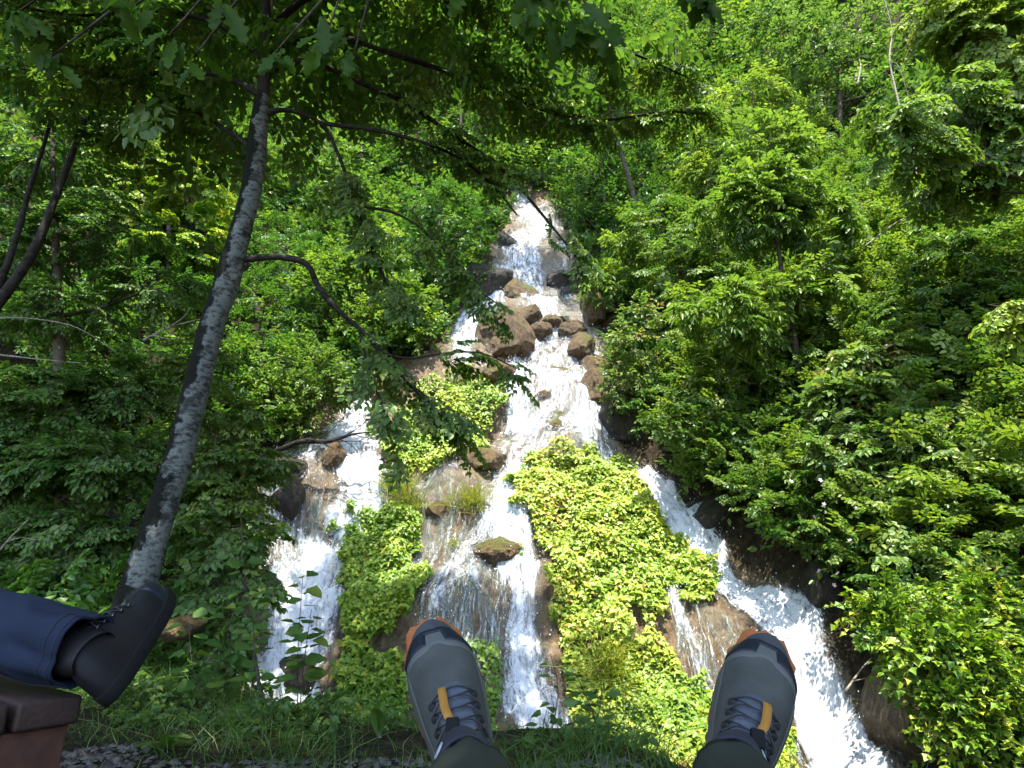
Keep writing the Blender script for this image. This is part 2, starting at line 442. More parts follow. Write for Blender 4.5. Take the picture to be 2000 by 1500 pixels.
def hit(px, py, fn=H0, ymin=2.2):
    r = ray(px, py)
    Y = np.arange(ymin, 60, 0.04)
    x = r.x / r.y * Y; z = CZ + r.z / r.y * Y
    below = z < fn(x, Y)
    i = int(np.argmax(below)) if below.any() else len(Y) - 1
    return Vector((x[i], Y[i], z[i]))

# streams: (px, py, half width px, density)
STREAMS = [
 # top of the cascade
 dict(p=[(1000, 338, 20), (1012, 372, 26), (1030, 405, 30), (1045, 440, 38), (1020, 475, 40), (1025, 510, 50), (1040, 560, 46), (1062, 610, 38), (1075, 650, 45)], d=0.15, c=.15),
 dict(p=[(1050, 400, 22), (1072, 430, 24), (1090, 455, 26), (1105, 500, 26), (1095, 545, 24), (1120, 600, 28), (1140, 650, 24), (1165, 700, 26)], d=0.06, c=.1),
 dict(p=[(985, 505, 24), (980, 550, 26), (962, 585, 30), (925, 620, 36), (908, 655, 38), (905, 690, 30), (922, 725, 32)], d=0.17, c=.12),
 # main stem
 dict(p=[(1070, 640, 52), (1085, 690, 72), (1085, 740, 90), (1080, 790, 100), (1050, 835, 84), (1010, 880, 52), (990, 930, 36)], d=0.13, c=.1),
 dict(p=[(1012, 690, 16), (1010, 740, 32), (1012, 800, 34), (1000, 850, 32)], d=0.20, c=.05),
 dict(p=[(1168, 690, 30), (1160, 740, 32), (1150, 790, 46), (1165, 840, 42), (1200, 880, 36)], d=0.16, c=.08),
 # right chute
 dict(p=[(1185, 862, 32), (1235, 900, 36), (1285, 948, 42), (1335, 1008, 42), (1385, 1070, 40), (1450, 1122, 42), (1520, 1180, 50), (1570, 1250, 62), (1605, 1330, 72), (1640, 1410, 80), (1690, 1500, 88)], d=0.27, c=.40),
 # middle strand down the tufa
 dict(p=[(992, 900, 30), (988, 950, 36), (985, 1000, 56), (1000, 1060, 50), (1022, 1120, 36), (1016, 1180, 32), (1012, 1240, 42), (1030, 1320, 56), (1052, 1410, 76), (1060, 1470, 90)], d=0.23, c=.15),
 dict(p=[(985, 985, 44), (950, 1030, 50), (915, 1080, 48), (880, 1130, 44), (850, 1180, 42), (830, 1230, 42)], d=0.10, c=.04),
 dict(p=[(930, 1075, 16), (935, 1120, 16), (960, 1165, 15), (990, 1205, 15), (1005, 1240, 14)], d=0.06, c=.02),
 dict(p=[(905, 895, 30), (860, 925, 28), (810, 955, 28), (765, 985, 24)], d=0.08, c=.05),
 dict(p=[(880, 930, 50), (850, 1000, 44), (825, 1060, 34), (800, 1130, 26)], d=-0.03, c=.02),
 # left falls
 dict(p=[(712, 762, 24), (700, 805, 40), (685, 845, 62), (680, 880, 80), (700, 930, 66), (700, 985, 70), (660, 1030, 76)], d=0.22, c=.2),
 dict(p=[(650, 870, 46), (600, 890, 54), (560, 925, 60), (560, 980, 74), (560, 1040, 74), (570, 1100, 66)], d=0.10, c=.1),
 dict(p=[(650, 1000, 60), (630, 1060, 74), (605, 1120, 78), (592, 1180, 76), (580, 1250, 78), (566, 1330, 78), (550, 1420, 80)], d=0.27, c=.3),
 # small one beside the right shoe
 dict(p=[(1308, 1140, 11), (1320, 1190, 14), (1345, 1245, 17), (1375, 1300, 19), (1400, 1370, 24)], d=0.10, c=.04),
 dict(p=[(1360, 1170, 24), (1420, 1230, 26), (1450, 1280, 26)], d=-0.08, c=.0),
]
for S in STREAMS:
    S['w'] = np.array([[*hit(a, b, H0, 7.4), w] for a, b, w in S['p']])
for S in STREAMS:
    if S['c'] > 0:
        P = resample(S['w'][:, :3], 0.12)
        CARVE.append((P[:, :2], S['c'], 0.28 + 0.012 * np.mean([q[2] for q in S['p']]) * 0.6))

FALLS = [(985, 365), (1075, 372), (1110, 440), (1130, 520), (1155, 590), (1190, 700), (1215, 850), (1325, 915), (1450, 1030), (1660, 1140), (1760, 1290), (1900, 1520), (1960, 1850),
         (460, 1850), (480, 1180), (490, 950), (560, 860), (650, 780), (740, 720), (860, 680), (930, 560), (965, 480)]

def axis(*segs):
    out = []
    for a, b, s in segs:
        out.append(np.arange(a, b, s))
    return np.unique(np.round(np.concatenate(out), 4))
gx = axis((-90, -30, 6), (-30, -12, 1.0), (-12, -5.5, .25), (-5.5, 5.5, .06), (5.5, 12, .25), (12, 30, 1), (30, 91, 6))
gy = axis((-60, -10, 5), (-10, 2, .8), (2, 7.6, .1), (7.6, 16, .045), (16, 22, .07), (22, 34, .5), (34, 90, 4))
GX, GY = np.meshgrid(gx, gy)
GZ = np.empty_like(GX)
for i in range(0, len(gy), 40): GZ[i:i + 40] = Hn(GX[i:i + 40], GY[i:i + 40])
V = np.stack([GX, GY, GZ], -1).reshape(-1, 3)
ppx, ppy, pdd = proj(V)
ppx = ppx + 22 * vnoise(V[:, 0] * 3, V[:, 1] * 3, V[:, 2] * 2, 41); ppy = ppy + 18 * vnoise(V[:, 0] * 3, V[:, 1] * 3, V[:, 2] * 2, 42)
TUFA = FALLS[:6] + [(1200, 850), (1290, 930), (1370, 1050), (1540, 1170), (1640, 1300), (1760, 1520)] + FALLS[13:]
tufa = (in_poly(ppx, ppy, TUFA) & (V[:, 1] > 6)).astype(float)
hill = link('hillside', np_mesh('hillside', V, grid_faces(len(gx), len(gy)), M['hill'], True, {'tufa': tufa}))
hill['kind'] = 'structure'

# ------------------------------------------------------------------ water
def ribbon(S, seed):
    P = resample(S['w'], 0.05)
    xyz, wpx = P[:, :3], P[:, 3]
    dep = np.array([depth(p) for p in xyz])
    w = wpx * dep / F
    T = np.gradient(xyz, axis=0); T[:, 2] *= 0.0
    # across-flow direction, level, mostly sideways
    Tn = np.gradient(xyz, axis=0); Tn /= np.linalg.norm(Tn, axis=1)[:, None] + 1e-9
    nrm = np.array([0, -0.82, 0.57])
    A = np.cross(Tn, nrm[None]); A /= np.linalg.norm(A, axis=1)[:, None] + 1e-9
    for _ in range(6): A[1:-1] = (A[:-2] + 2 * A[1:-1] + A[2:]) / 4
    nu = 25
    u = np.linspace(-1, 1, nu)
    seg = np.r_[0, np.cumsum(np.linalg.norm(np.diff(xyz, axis=0), axis=1))]
    edge = 1 + 0.28 * vnoise(seg * 1.6, 0 * seg, 0 * seg, seed) + 0.14 * vnoise(seg * 5, 0 * seg, 0 * seg, seed + 1)
    edge2 = 1 + 0.28 * vnoise(seg * 1.6, 0 * seg + 9, 0 * seg, seed) + 0.14 * vnoise(seg * 5, 0 * seg + 9, 0 * seg, seed + 1)
    off = np.where(u[None] < 0, u[None] * edge[:, None], u[None] * edge2[:, None]) * w[:, None] * 1.12
    X = xyz[:, None, 0] + A[:, None, 0] * off; Yv = xyz[:, None, 1] + A[:, None, 1] * off
    Z = Hn(X, Yv)
    lump = 0.035 + 0.05 * (1 - u[None] ** 2) * np.minimum(1, w[:, None] / .4)
    lump = lump + 0.035 * fbm(X * 7, Yv * 7, Z * 2.5, 3, seed + 3) * (1 - np.abs(u[None]) ** 3)
    Z = Z + lump * 0.8; Yv = Yv - lump * 0.75
    uu = off + 3.7 * seed; vv = np.repeat(seg[:, None], nu, 1) + seed * 1.3
    dens = S['d'] + 0.10 * (1 - np.abs(u[None])) - 0.42 * np.clip((np.abs(u[None]) - 0.55) / 0.45, 0, 1) ** 1.5
    dens = dens + 0 * X
    endf = np.minimum(1, np.minimum(seg, seg[-1] - seg) / 0.25)[:, None]
    dens = dens - 0.3 * (1 - endf)
    Vv = np.stack([X, Yv, Z], -1).reshape(-1, 3)
    o = link('waterfall', np_mesh('waterfall', Vv, grid_faces(nu, len(seg)), M['water'], True, {'dens': dens.reshape(-1)}, np.stack([uu, vv], -1).reshape(-1, 2)))
    o['kind'] = 'structure'
    return xyz, w, A
rib = [ribbon(S, i + 1) for i, S in enumerate(STREAMS)]

# drops thrown up beside the chutes
def droplets():
    tet = np.array([[1, 0, 0], [-1, 0, 0], [0, 1, 0], [0, -1, 0], [0, 0, 1.5], [0, 0, -1.5]], float)
    tf = np.array([[0, 2, 4, 4], [2, 1, 4, 4], [1, 3, 4, 4], [3, 0, 4, 4], [2, 0, 5, 5], [1, 2, 5, 5], [3, 1, 5, 5], [0, 3, 5, 5]])[:, :3]
    P = []
    for (xyz, w, A), S in zip(rib, STREAMS):
        if S['d'] < 0.1: continue
        n = int(len(xyz) * 5 * min(1.0, w.mean() / .35))
        i = rng.integers(0, len(xyz), n)
        off = rng.normal(0, .75, n) * w[i]
        q = xyz[i] + A[i] * off[:, None] + rng.normal(0, .03, (n, 3))
        q[:, 2] = Hn(q[:, 0], q[:, 1]) + 0.06 + np.abs(rng.normal(0, .07, n)); q[:, 1] -= np.abs(rng.normal(0, .07, n)) + .04
        P.append(q)
    P = np.vstack(P); P = P[(P[:, 2] > -1.0) & (P[:, 1] > 7)]; s = rng.uniform(.003, .007, len(P)) * rng.choice([1, 1, 1.6], len(P))
    Vv = (P[:, None] + tet[None] * s[:, None, None]).reshape(-1, 3)
    Fc = (tf[None] + (np.arange(len(P)) * 6)[:, None, None]).reshape(-1, 3)
    o = link('water_drops', np_mesh('water_drops', Vv, Fc, M['droplet'], True)); o['kind'] = 'stuff'
droplets()

# stream bed pool at the foot, hidden behind the verge
pool_x = np.linspace(-9, 7, 60); pool_y = np.linspace(4.4, 10.5, 30)
PX, PY = np.meshgrid(pool_x, pool_y)
pv = np.stack([PX, PY, -1.42 + 0.03 * fbm(PX * 3, PY * 3, PX * 0, 3, 77)], -1).reshape(-1, 3)
pool = link('stream', np_mesh('stream', pv, grid_faces(60, 30), M['water'], True, {'dens': np.full(len(pv), .06)}, pv[:, :2].copy())); pool['kind'] = 'structure'

# ------------------------------------------------------------------ leaves
def leaf_tpl(w=0.5, fold=0.10, droop=0.16, lobed=False):
    if lobed:
        V = np.array([[0, 0, 0], [w * 1.05, .34, fold], [w * .55, .56, fold * .7], [0, 1, -droop], [-w * .55, .56, fold * .7], [-w * 1.05, .34, fold]])
    else:
        V = np.array([[0, 0, 0], [w * .9, .30, fold], [w * .72, .68, fold * .5 - droop * .4], [0, 1, -droop], [-w * .72, .68, fold * .5 - droop * .4], [-w * .9, .30, fold]])
    return V, np.array([[0, 1, 2, 3], [0, 3, 4, 5]])
T_OVAL = leaf_tpl(0.30); T_SLIM = leaf_tpl(0.21, .06, .22); T_BROAD = leaf_tpl(0.44, .10, .18); T_LOBE = leaf_tpl(0.50, .09, .14, True)

def frames(y, z):
    """orthonormal frames (…,3,3) with columns x,y,z from leaf axis y and face normal z"""
    y = y / (np.linalg.norm(y, axis=-1, keepdims=True) + 1e-9)
    z = z - y * (y * z).sum(-1, keepdims=True); z = z / (np.linalg.norm(z, axis=-1, keepdims=True) + 1e-9)
    x = np.cross(y, z)
    return np.stack([x, y, z], -1)

class Leaves:
    """gathers leaves of one kind and turns them into one mesh"""
    def __init__(s): s.P = []; s.R = []; s.S = []; s.T = []
    def add(s, P, R, S, T):
        s.P.append(P); s.R.append(R); s.S.append(S); s.T.append(T)
    def arrays(s): return np.vstack(s.P), np.vstack(s.R), np.concatenate(s.S), np.concatenate(s.T)
    def mesh(s, name, tpl, mat, sel=None, origin=None):
        P, R, S, T = s.arrays()
        if sel is not None: P, R, S, T = P[sel], R[sel], S[sel], T[sel]
        tv, tf = tpl
        # every leaf gets its own width, fold and curl
        n = len(P); k = len(tv)
        t = np.repeat(tv[None], n, 0).copy()
        t[:, :, 0] *= rng.uniform(.78, 1.22, (n, 1)); t[:, :, 2] *= rng.uniform(-.2, 2.3, (n, 1))
        Vv = P[:, None] + np.einsum('nij,nkj->nki', R, t) * S[:, None, None]
        Vv = Vv.reshape(-1, 3)
        if origin is not None: Vv = Vv - np.array(origin)
        Fc = (tf[None] + (np.arange(n) * k)[:, None, None]).reshape(-1, 4)
        return np_mesh(name, Vv, Fc, mat, False, {'tint': np.repeat(np.clip(T, 0, 1), k)})

def make_spray(kind, seed):
    """leaves on one twig system: twig along +Y (unit length), face up +Z; returns pos, frames, size, twig segments"""
    r = np.random.default_rng(seed)
    pos, ay, az, sz, segs = [], [], [], [], []
    def twig(o, d, L, n, lsz, face):
        side = np.cross(d, face); side /= np.linalg.norm(side)
        prev = o
        for i in range(n):
            f = (i + .6) / n
            p = o + d * L * f - face * 0.16 * L * f * f + r.normal(0, .012, 3)
            sg = 1 if i % 2 else -1
            y = d * r.uniform(.45, .85) + side * sg * r.uniform(.6, 1.0) - face * r.uniform(.05, .45)
            z = face + r.normal(0, .28, 3)
            pos.append(p); ay.append(y); az.append(z); sz.append(lsz * r.uniform(.7, 1.15) * (1.1 - .35 * f))
            segs.append((prev, p)); prev = p
        pos.append(prev); ay.append(d - face * .3); az.append(face + r.normal(0, .2, 3)); sz.append(lsz * .8)
    Y = np.array([0, 1., 0]); Z = np.array([0, 0, 1.])
    if kind == 'flat':            # hornbeam: flat drooping fan
        twig(np.zeros(3), Y, 1.0, 9, .26, Z)
        for j in range(5):
            f = .12 + .15 * j; sg = 1 if j % 2 else -1
            d = Y * .75 + np.array([sg * r.uniform(.55, .9), 0, -.10]); d /= np.linalg.norm(d)
            twig(Y * f - Z * .16 * f * f, d, .62 - .35 * f, 6 - int(4 * f), .24, Z + r.normal(0, .12, 3))
    elif kind == 'tuft':          # shoot with leaves all round, upright
        for j in range(4):
            d = Y * .55 + np.array([r.normal(0, .5), 0, r.normal(.25, .4)]); d /= np.linalg.norm(d)
            twig(np.zeros(3) + r.normal(0, .05, 3), d, r.uniform(.55, 1.0), 7, .25, Z + Y * -.2 + r.normal(0, .3, 3))
    elif kind == 'pinnate':       # ash / elder: leaves of paired leaflets, spreading from a shoot
        for j in range(6):
            a = j * 2.4 + r.uniform(-.3, .3)
            d = Y * r.uniform(.35, .8) + np.array([math.cos(a), 0, .55 * math.sin(a) + .15]) * .75; d /= np.linalg.norm(d)
            face = Z * .9 + d * -.1 + Y * -.15; L = r.uniform(.6, .85)
            o = Y * .12 * j * .5
            side = np.cross(d, face); side /= np.linalg.norm(side)
            for i in range(4):
                f = .30 + .2 * i
                p = o + d * L * f - Z * .32 * L * f * f
                for sg in (1, -1):
                    pos.append(p); ay.append(d * .55 + side * sg - Z * r.uniform(.2, .6)); az.append(face + r.normal(0, .15, 3)); sz.append(.30 * r.uniform(.8, 1.1))
            p = o + d * L - Z * .34 * L
            pos.append(p); ay.append(d - Z * .6); az.append(face); sz.append(.30)
            segs.append((o, o + d * L * .5 - Z * .08 * L)); segs.append((o + d * L * .5 - Z * .08 * L, p))
    pos = np.array(pos)
    return pos, frames(np.array(ay), np.array(az)), np.array(sz), segs
SPRAYS = {k: [make_spray(k, 100 * i + 3) for i in range(6)] for k in ('flat', 'tuft', 'pinnate')}

def put_sprays(L, kind, P, D, UP, S, T, twigs=None, twig_r=.004, tint_var=.16):
    """place sprays: base points P, directions D, face normals UP, scales S, tints T"""
    R = frames(D, UP)
    pick = rng.integers(0, 6, len(P))
    for k in range(6):
        i = np.where(pick == k)[0]
        if not len(i): continue
        lp, lr, ls, segs = SPRAYS[kind][k]
        q = P[i][:, None] + np.einsum('nij,kj->nki', R[i], lp) * S[i][:, None, None]
        rr = np.einsum('nij,kjl->nkil', R[i], lr)
        n, m = len(i), len(lp)
        t = np.repeat(T[i][:, None], m, 1) + rng.normal(0, tint_var, (n, m))
        L.add(q.reshape(-1, 3), rr.reshape(-1, 3, 3), (S[i][:, None] * ls[None]).reshape(-1), t.reshape(-1))
        if twigs is not None:
            A = np.array([s[0] for s in segs]); B = np.array([s[1] for s in segs])
            a = P[i][:, None] + np.einsum('nij,kj->nki', R[i], A) * S[i][:, None, None]
            b = P[i][:, None] + np.einsum('nij,kj->nki', R[i], B) * S[i][:, None, None]
            a = a.reshape(-1, 3); b = b.reshape(-1, 3)
            d = b - a; d /= np.linalg.norm(d, axis=1)[:, None] + 1e-9
            s1 = np.cross(d, np.array([.2, .9, .4])); s1 /= np.linalg.norm(s1, axis=1)[:, None] + 1e-9
            s2 = np.cross(d, s1)
            ring = [s1 * twig_r, (-.5 * s1 + .87 * s2) * twig_r, (-.5 * s1 - .87 * s2) * twig_r]
            Vv = np.stack([a + ring[0], a + ring[1], a + ring[2], b + ring[0], b + ring[1], b + ring[2]], 1).reshape(-1, 3)
            f = np.array([[0, 1, 4, 3], [1, 2, 5, 4], [2, 0, 3, 5]])
            twigs.add(Vv, (f[None] + (np.arange(len(a)) * 6)[:, None, None]).reshape(-1, 4))

def unit(v): return v / (np.linalg.norm(v, axis=-1, keepdims=True) + 1e-9)

def blob_points(c, rad, n, inner=.45):
    d = unit(rng.normal(0, 1, (n, 3)))
    r = rng.uniform(inner ** 2, 1, n) ** .5
    return np.array(c) + d * r[:, None] * np.array(rad), d

# ------------------------------------------------------------------ trees and shrubs on the slopes
def build_plant(name, label, cat, base, blobs, n, size, kind, tpl, mat, tint, trunk=None, group=None, bark='bark_dark',
                droop=.25, up=1.0, bare=None, parts=0, inner=.4, layer=0.0, twig=True):
    """trunk: list of (point, radius); blobs: (centre, radii)"""
    root = empty(name, base, label, cat, group)
    base = Vector(base)
    J = Joined()
    top = None
    if trunk:
        tp = resample([[*p, r] for p, r in trunk], .12)
        J.tube(tp[:, :3], tp[:, 3], 9, .10, int(n))
        for c, rad in blobs:
            c = np.array(c)
            # a limb from the trunk into every mass of leaves
            cand = tp[:, :3]; j = int(np.argmin(np.linalg.norm(cand - (c - np.array([0, 0, rad[2] * .7])), axis=1)))
            j = max(j, 2); a = cand[j]; r0 = tp[j, 3] * .55
            mid = (a + c) / 2 + rng.normal(0, .10, 3) * rad[0] + np.array([0, 0, -.1 * rad[2]])
            lp = resample([[*a, r0], [*mid, r0 * .65], [*c, r0 * .3]], .15)
            J.tube(lp[:, :3], lp[:, 3], 6, .06, 3)
            for q in range(4):
                e, _ = blob_points(c, np.array(rad) * .85, 1, .8)
                s = resample([[*lp[len(lp) // 2, :3], r0 * .4], [*(lp[len(lp) // 2, :3] * .4 + e[0] * .6 + rng.normal(0, .04, 3)), r0 * .25], [*e[0], r0 * .08 + .003]], .2)
                J.tube(s[:, :3], s[:, 3], 5)
        me = J.mesh('trunk', M[bark])
        me.transform(Matrix.Translation(-base)); o = link('trunk', me); o.parent = root
    L = Leaves(); tw = Joined()
    vol = np.array([r[0] * r[1] * r[2] for c, r in blobs]) ** .67; vol /= vol.sum()
    for (c, rad), v in zip(blobs, vol):
        m = max(3, int(n * v))
        P, d = blob_points(c, rad, m, inner)
        if layer:
            P[:, 2] = np.round(P[:, 2] / layer) * layer + rng.normal(0, layer * .14, m)
        D = d * np.array([1, 1, .45]) + np.array([0, -.15, -droop]) + rng.normal(0, .25, (m, 3))
        U = np.array([0.05, -.12, up]) + d * .55 + rng.normal(0, .22, (m, 3))
        T = np.clip(tint + rng.normal(0, .13, m), 0, 1)
        put_sprays(L, kind, P - D * .3 * size, D, U, size * rng.uniform(.7, 1.25, m), T, tw if twig else None)
    P, R, S, T = L.arrays()
    sel = np.ones(len(P), bool)
    if parts:
        px, py, dd = proj(P)
        ok = (px > 0) & (px < 2000) & (py > 0) & (py < 1500)
        score = np.where(ok, S / np.maximum(dd, .3), -1) * (1.2 - .02 * dd)
        score = np.where(ok, -dd + rng.normal(0, .3, len(dd)), -99)
        idx = np.argsort(-score)[:parts]; sel[idx] = False
        leaf_objects(root, P[idx], R[idx], S[idx], T[idx], tpl, mat)
    me = L.mesh('foliage', tpl, M[mat], sel, base)
    o = link('foliage', me); o.parent = root; o['kind'] = 'stuff'
    if twig and tw.V:
        me = tw.mesh('twigs', M[bark]); me.transform(Matrix.Translation(-base))
        o = link('twigs', me); o.parent = root; o['kind'] = 'stuff'
    return root

_leafmesh = {}
def leaf_objects(root, P, R, S, T, tpl, mat, name='leaf'):
    """single leaves as parts, sharing a few meshes"""
    key = (id(tpl), mat, name)
    if key not in _leafmesh:
        ms = []
        for i in range(10):
            tv, tf = tpl; v = tv.copy(); v[:, 0] *= 0.85 + .03 * i; v[:, 2] *= .3 + .25 * (i % 5)
            ms.append(np_mesh(name, v, tf, M[mat], False, {'tint': np.full(len(v), i / 9.0)}))
        _leafmesh[key] = ms
    ms = _leafmesh[key]
    Ml = root.matrix_basis.inverted()
    for p, r, s, t in zip(P, R, S, T):
        o = bpy.data.objects.new(name, ms[int(np.clip(round(t * 9), 0, 9))]); COL.objects.link(o)
        m = Matrix(((r[0, 0], r[0, 1], r[0, 2], p[0]), (r[1, 0], r[1, 1], r[1, 2], p[1]), (r[2, 0], r[2, 1], r[2, 2], p[2]), (0, 0, 0, 1)))
        o.parent = root; o.matrix_basis = Ml @ m @ Matrix.Scale(float(s), 4)

def px_tree(name, label, cat, base_px, top_px, blobs_px, n, size, kind, tpl, mat, tint, r0=.07, Y=None, **kw):
    """a tree rooted where a view ray meets the slope; its masses of leaves are given by direction and rise at the tree's distance"""
    B = hit(*base_px) if Y is None else at(*base_px, Y)
    if Y is None: B = B - Vector((0, 0, .05))
    Yd = B.y
    blobs = []
    for (px, py, rx, ry, dy) in blobs_px:
        c = at(px, py, Yd + dy); m = depth(c) / F
        blobs.append((tuple(c), (rx * m, max(rx, ry) * m * .7, ry * m)))
    trunk = None
    if r0:
        pts = [B] + [at(a, b, Yd + c) for a, b, c in top_px]
        trunk = [(tuple(p), r0 * (1 - .8 * i / max(1, len(pts) - 1))) for i, p in enumerate(pts)]
    return build_plant(name, label, cat, tuple(B), blobs, n, size, kind, tpl, M and mat, tint, trunk, **kw)

# --- undergrowth covering the slopes (uncountable)
def undergrowth(name, xr, yr, n, size, kind, tpl, mat, tint, mask=None, lift=(.0, .35), seed=1):
    r = np.random.default_rng(seed)
    x = r.uniform(*xr, n); y = r.uniform(*yr, n)
    z = H0(x, y)
    P = np.stack([x, y, z], -1)
    px, py, d = proj(P)
    jx = px + 26 * vnoise(x * 1.5, y * 1.5, z, 8); jy = py + 26 * vnoise(x * 1.5, y * 1.5, z, 9)
    ok = (d > 2) & (px > -250) & (px < 2250) & (py > -350) & (py < 1700) & ~(in_poly(jx, jy, FALLS))
    if mask is not None: ok &= mask(px, py, P)
    P = P[ok]
    m = len(P)
    e = .15
    nx = -(H0(P[:, 0] + e, P[:, 1]) - H0(P[:, 0] - e, P[:, 1])) / (2 * e); ny = -(H0(P[:, 0], P[:, 1] + e) - H0(P[:, 0], P[:, 1] - e)) / (2 * e)
    Nn = unit(np.stack([nx, ny, np.ones(m)], -1))
    P = P + Nn * r.uniform(*lift, m)[:, None]
    D = Nn * .8 + r.normal(0, .5, (m, 3)) + np.array([0, 0, .1])
    U = Nn * .3 + np.array([0.1, -.1, .9]) + r.normal(0, .25, (m, 3))
    big = vnoise(P[:, 0] * .8, P[:, 1] * .8, P[:, 2] * .5, seed)
    L = Leaves()
    put_sprays(L, kind, P, D, U, size * r.uniform(.6, 1.3, m) * (1 + .3 * big), np.clip(tint + .22 * big + r.normal(0, .12, m), 0, 1))
    o = link(name, L.mesh(name, tpl, M[mat])); o['kind'] = 'stuff'
    return o

undergrowth('undergrowth', (-13, 13), (4.6, 24), 13000, .40, 'flat', T_OVAL, 'leaf_deep', .65, seed=1, lift=(0, .55))
undergrowth('undergrowth', (2.5, 10), (5, 17), 6500, .36, 'flat', T_OVAL, 'leaf_mid', .8, seed=6, lift=(.1, 1.2), mask=lambda px, py, P: px > 1330)
undergrowth('undergrowth', (-26, 26), (12, 40), 5200, 1.0, 'tuft', T_OVAL, 'leaf_mid', .65, seed=5, lift=(0, 1.6), mask=lambda px, py, P: (py < 420) & (P[:, 2] > 6))
undergrowth('undergrowth', (-16, 16), (18, 32), 5200, .85, 'tuft', T_OVAL, 'leaf_mid', .6, seed=4, lift=(0, 1.2))
undergrowth('undergrowth', (-9, 9), (8, 26), 5200, .48, 'tuft', T_OVAL, 'leaf_mid', .6, seed=2)

# --- right bank -----------------------------------------------------
G_R = 'trees on the slope to the right of the falls'
px_tree('ash_tree', 'tall ash tree whose thin bare dark trunk shows between its leaf sprays', 'tree', (1592, 850), [(1572, 760, 0), (1548, 650, 0), (1522, 500, -.2), (1500, 330, -.3)],
        [(1480, 400, 110, 80, -.2), (1600, 430, 90, 70, 0), (1420, 620, 100, 60, -.5), (1585, 560, 70, 45, -.4), (1500, 300, 80, 70, 0), (1530, 700, 70, 50, .3)], 300, .45, 'pinnate', T_SLIM, 'leaf_lime', .45, .095, group=G_R, layer=.35)
px_tree('young_ash_tree', 'yellow green young tree with a rounded pointed top in the sunlit upper right wood', 'tree', (1480, 470), [(1475, 330, 0), (1470, 180, 0)],
        [(1470, 210, 90, 80, 0), (1430, 290, 100, 70, 0), (1540, 280, 90, 80, 0), (1480, 370, 110, 70, .3), (1390, 350, 70, 60, .2)], 320, .48, 'pinnate', T_SLIM, 'leaf_lime', .75, .10, group=G_R)
px_tree('grey_green_tree', 'grey green bushy crown at the very top, right of the centre of the wood', 'tree', (1640, 330), [(1640, 200, 0), (1640, 80, 0)],
        [(1600, 110, 120, 80, 0), (1720, 90, 110, 90, 0), (1660, 200, 130, 80, 0), (1520, 60, 100, 70, .5), (1790, 190, 80, 80, .3)], 260, .6, 'tuft', T_OVAL, 'leaf_pale', .4, .12, group=G_R)
px_tree('hornbeam_tree', 'hornbeam with long drooping bright sprays reaching in from the right edge', 'tree', (2080, 900), [(2075, 600, 0), (2060, 300, .1), (2050, 100, .2)],
        [(1880, 230, 130, 60, .2), (1800, 290, 90, 50, 0), (1960, 190, 90, 60, .2), (1760, 230, 70, 40, -.2), (1930, 330, 90, 45, .4), (1990, 270, 60, 60, 0), (1860, 370, 80, 30, .6)], 200, .50, 'flat', T_OVAL, 'leaf_lime', .55, .11, Y=7.4, group=G_R, layer=.28, parts=220, droop=.75, up=.35)
px_tree('maple_tree', 'leafy crown of yellow green leaves filling the top right corner', 'tree', (2120, 520), [(2110, 300, 0), (2060, 60, 0)],
        [(1930, 60, 100, 80, 0), (2000, 130, 70, 70, -.2), (1850, 30, 80, 60, .2)], 150, .46, 'flat', T_BROAD, 'leaf_lime', .9, .10, Y=7.4, group=G_R, droop=.7, up=.35)
px_tree('elm_tree', 'mid green layered tree between the falls and the tall ash', 'tree', (1390, 700), [(1395, 560, 0), (1400, 420, 0)],
        [(1390, 460, 90, 60, 0), (1310, 520, 80, 60, 0), (1430, 540, 70, 50, -.2), (1280, 440, 80, 60, .4), (1350, 600, 80, 45, -.2)], 170, .55, 'flat', T_OVAL, 'leaf_mid', .75, .08, group=G_R, layer=.3)
px_tree('lime_green_sapling', 'lime green sapling leaning over the right edge of the upper falls', 'tree', (1240, 640), [(1225, 560, 0), (1210, 480, -.2)],
        [(1220, 500, 60, 45, 0), (1180, 560, 50, 40, -.2), (1260, 560, 60, 40, 0)], 70, .45, 'pinnate', T_SLIM, 'leaf_lime', .6, .05, group=G_R)
px_tree('shrub', 'pale shrub with pinkish young tips beside the right edge of the falls', 'shrub', (1260, 830), [], [(1235, 660, 62, 50, -.3), (1215, 740, 50, 55, -.3), (1290, 740, 70, 60, -.1), (1250, 610, 45, 30, -.1)], 120, .42, 'tuft', T_OVAL, 'leaf_pale', .72, 0, group='shrubs on the right bank')
px_tree('shrub', 'bright green shrub with layered sprays below the thin bare trunk, right bank', 'shrub', (1440, 830), [], [(1400, 720, 90, 50, -.3), (1480, 770, 80, 50, -.4), (1360, 790, 80, 50, -.4)], 120, .45, 'flat', T_OVAL, 'leaf_mid', .7, 0, group='shrubs on the right bank', layer=.25)
px_tree('elder_shrub', 'elder with pale tiered leaves standing right of the thin bare trunk', 'shrub', (1720, 960), [(1715, 850, 0), (1705, 740, 0)], [(1705, 730, 70, 50, 0), (1740, 800, 90, 50, -.1), (1660, 790, 70, 50, 0), (1720, 680, 45, 40, 0)], 160, .42, 'pinnate', T_OVAL, 'leaf_pale', .65, .05, group='shrubs on the right bank', layer=.3)
px_tree('elder_shrub', 'lower elder with large pale leaf tiers above the wild rose', 'shrub', (1800, 1050), [(1800, 950, 0), (1795, 840, 0)], [(1790, 850, 70, 45, 0), (1850, 930, 80, 55, -.1), (1780, 930, 60, 50, 0), (1640, 870, 60, 40, .2)], 160, .38, 'pinnate', T_OVAL, 'leaf_pale', .6, .05, group='shrubs on the right bank', layer=.3)
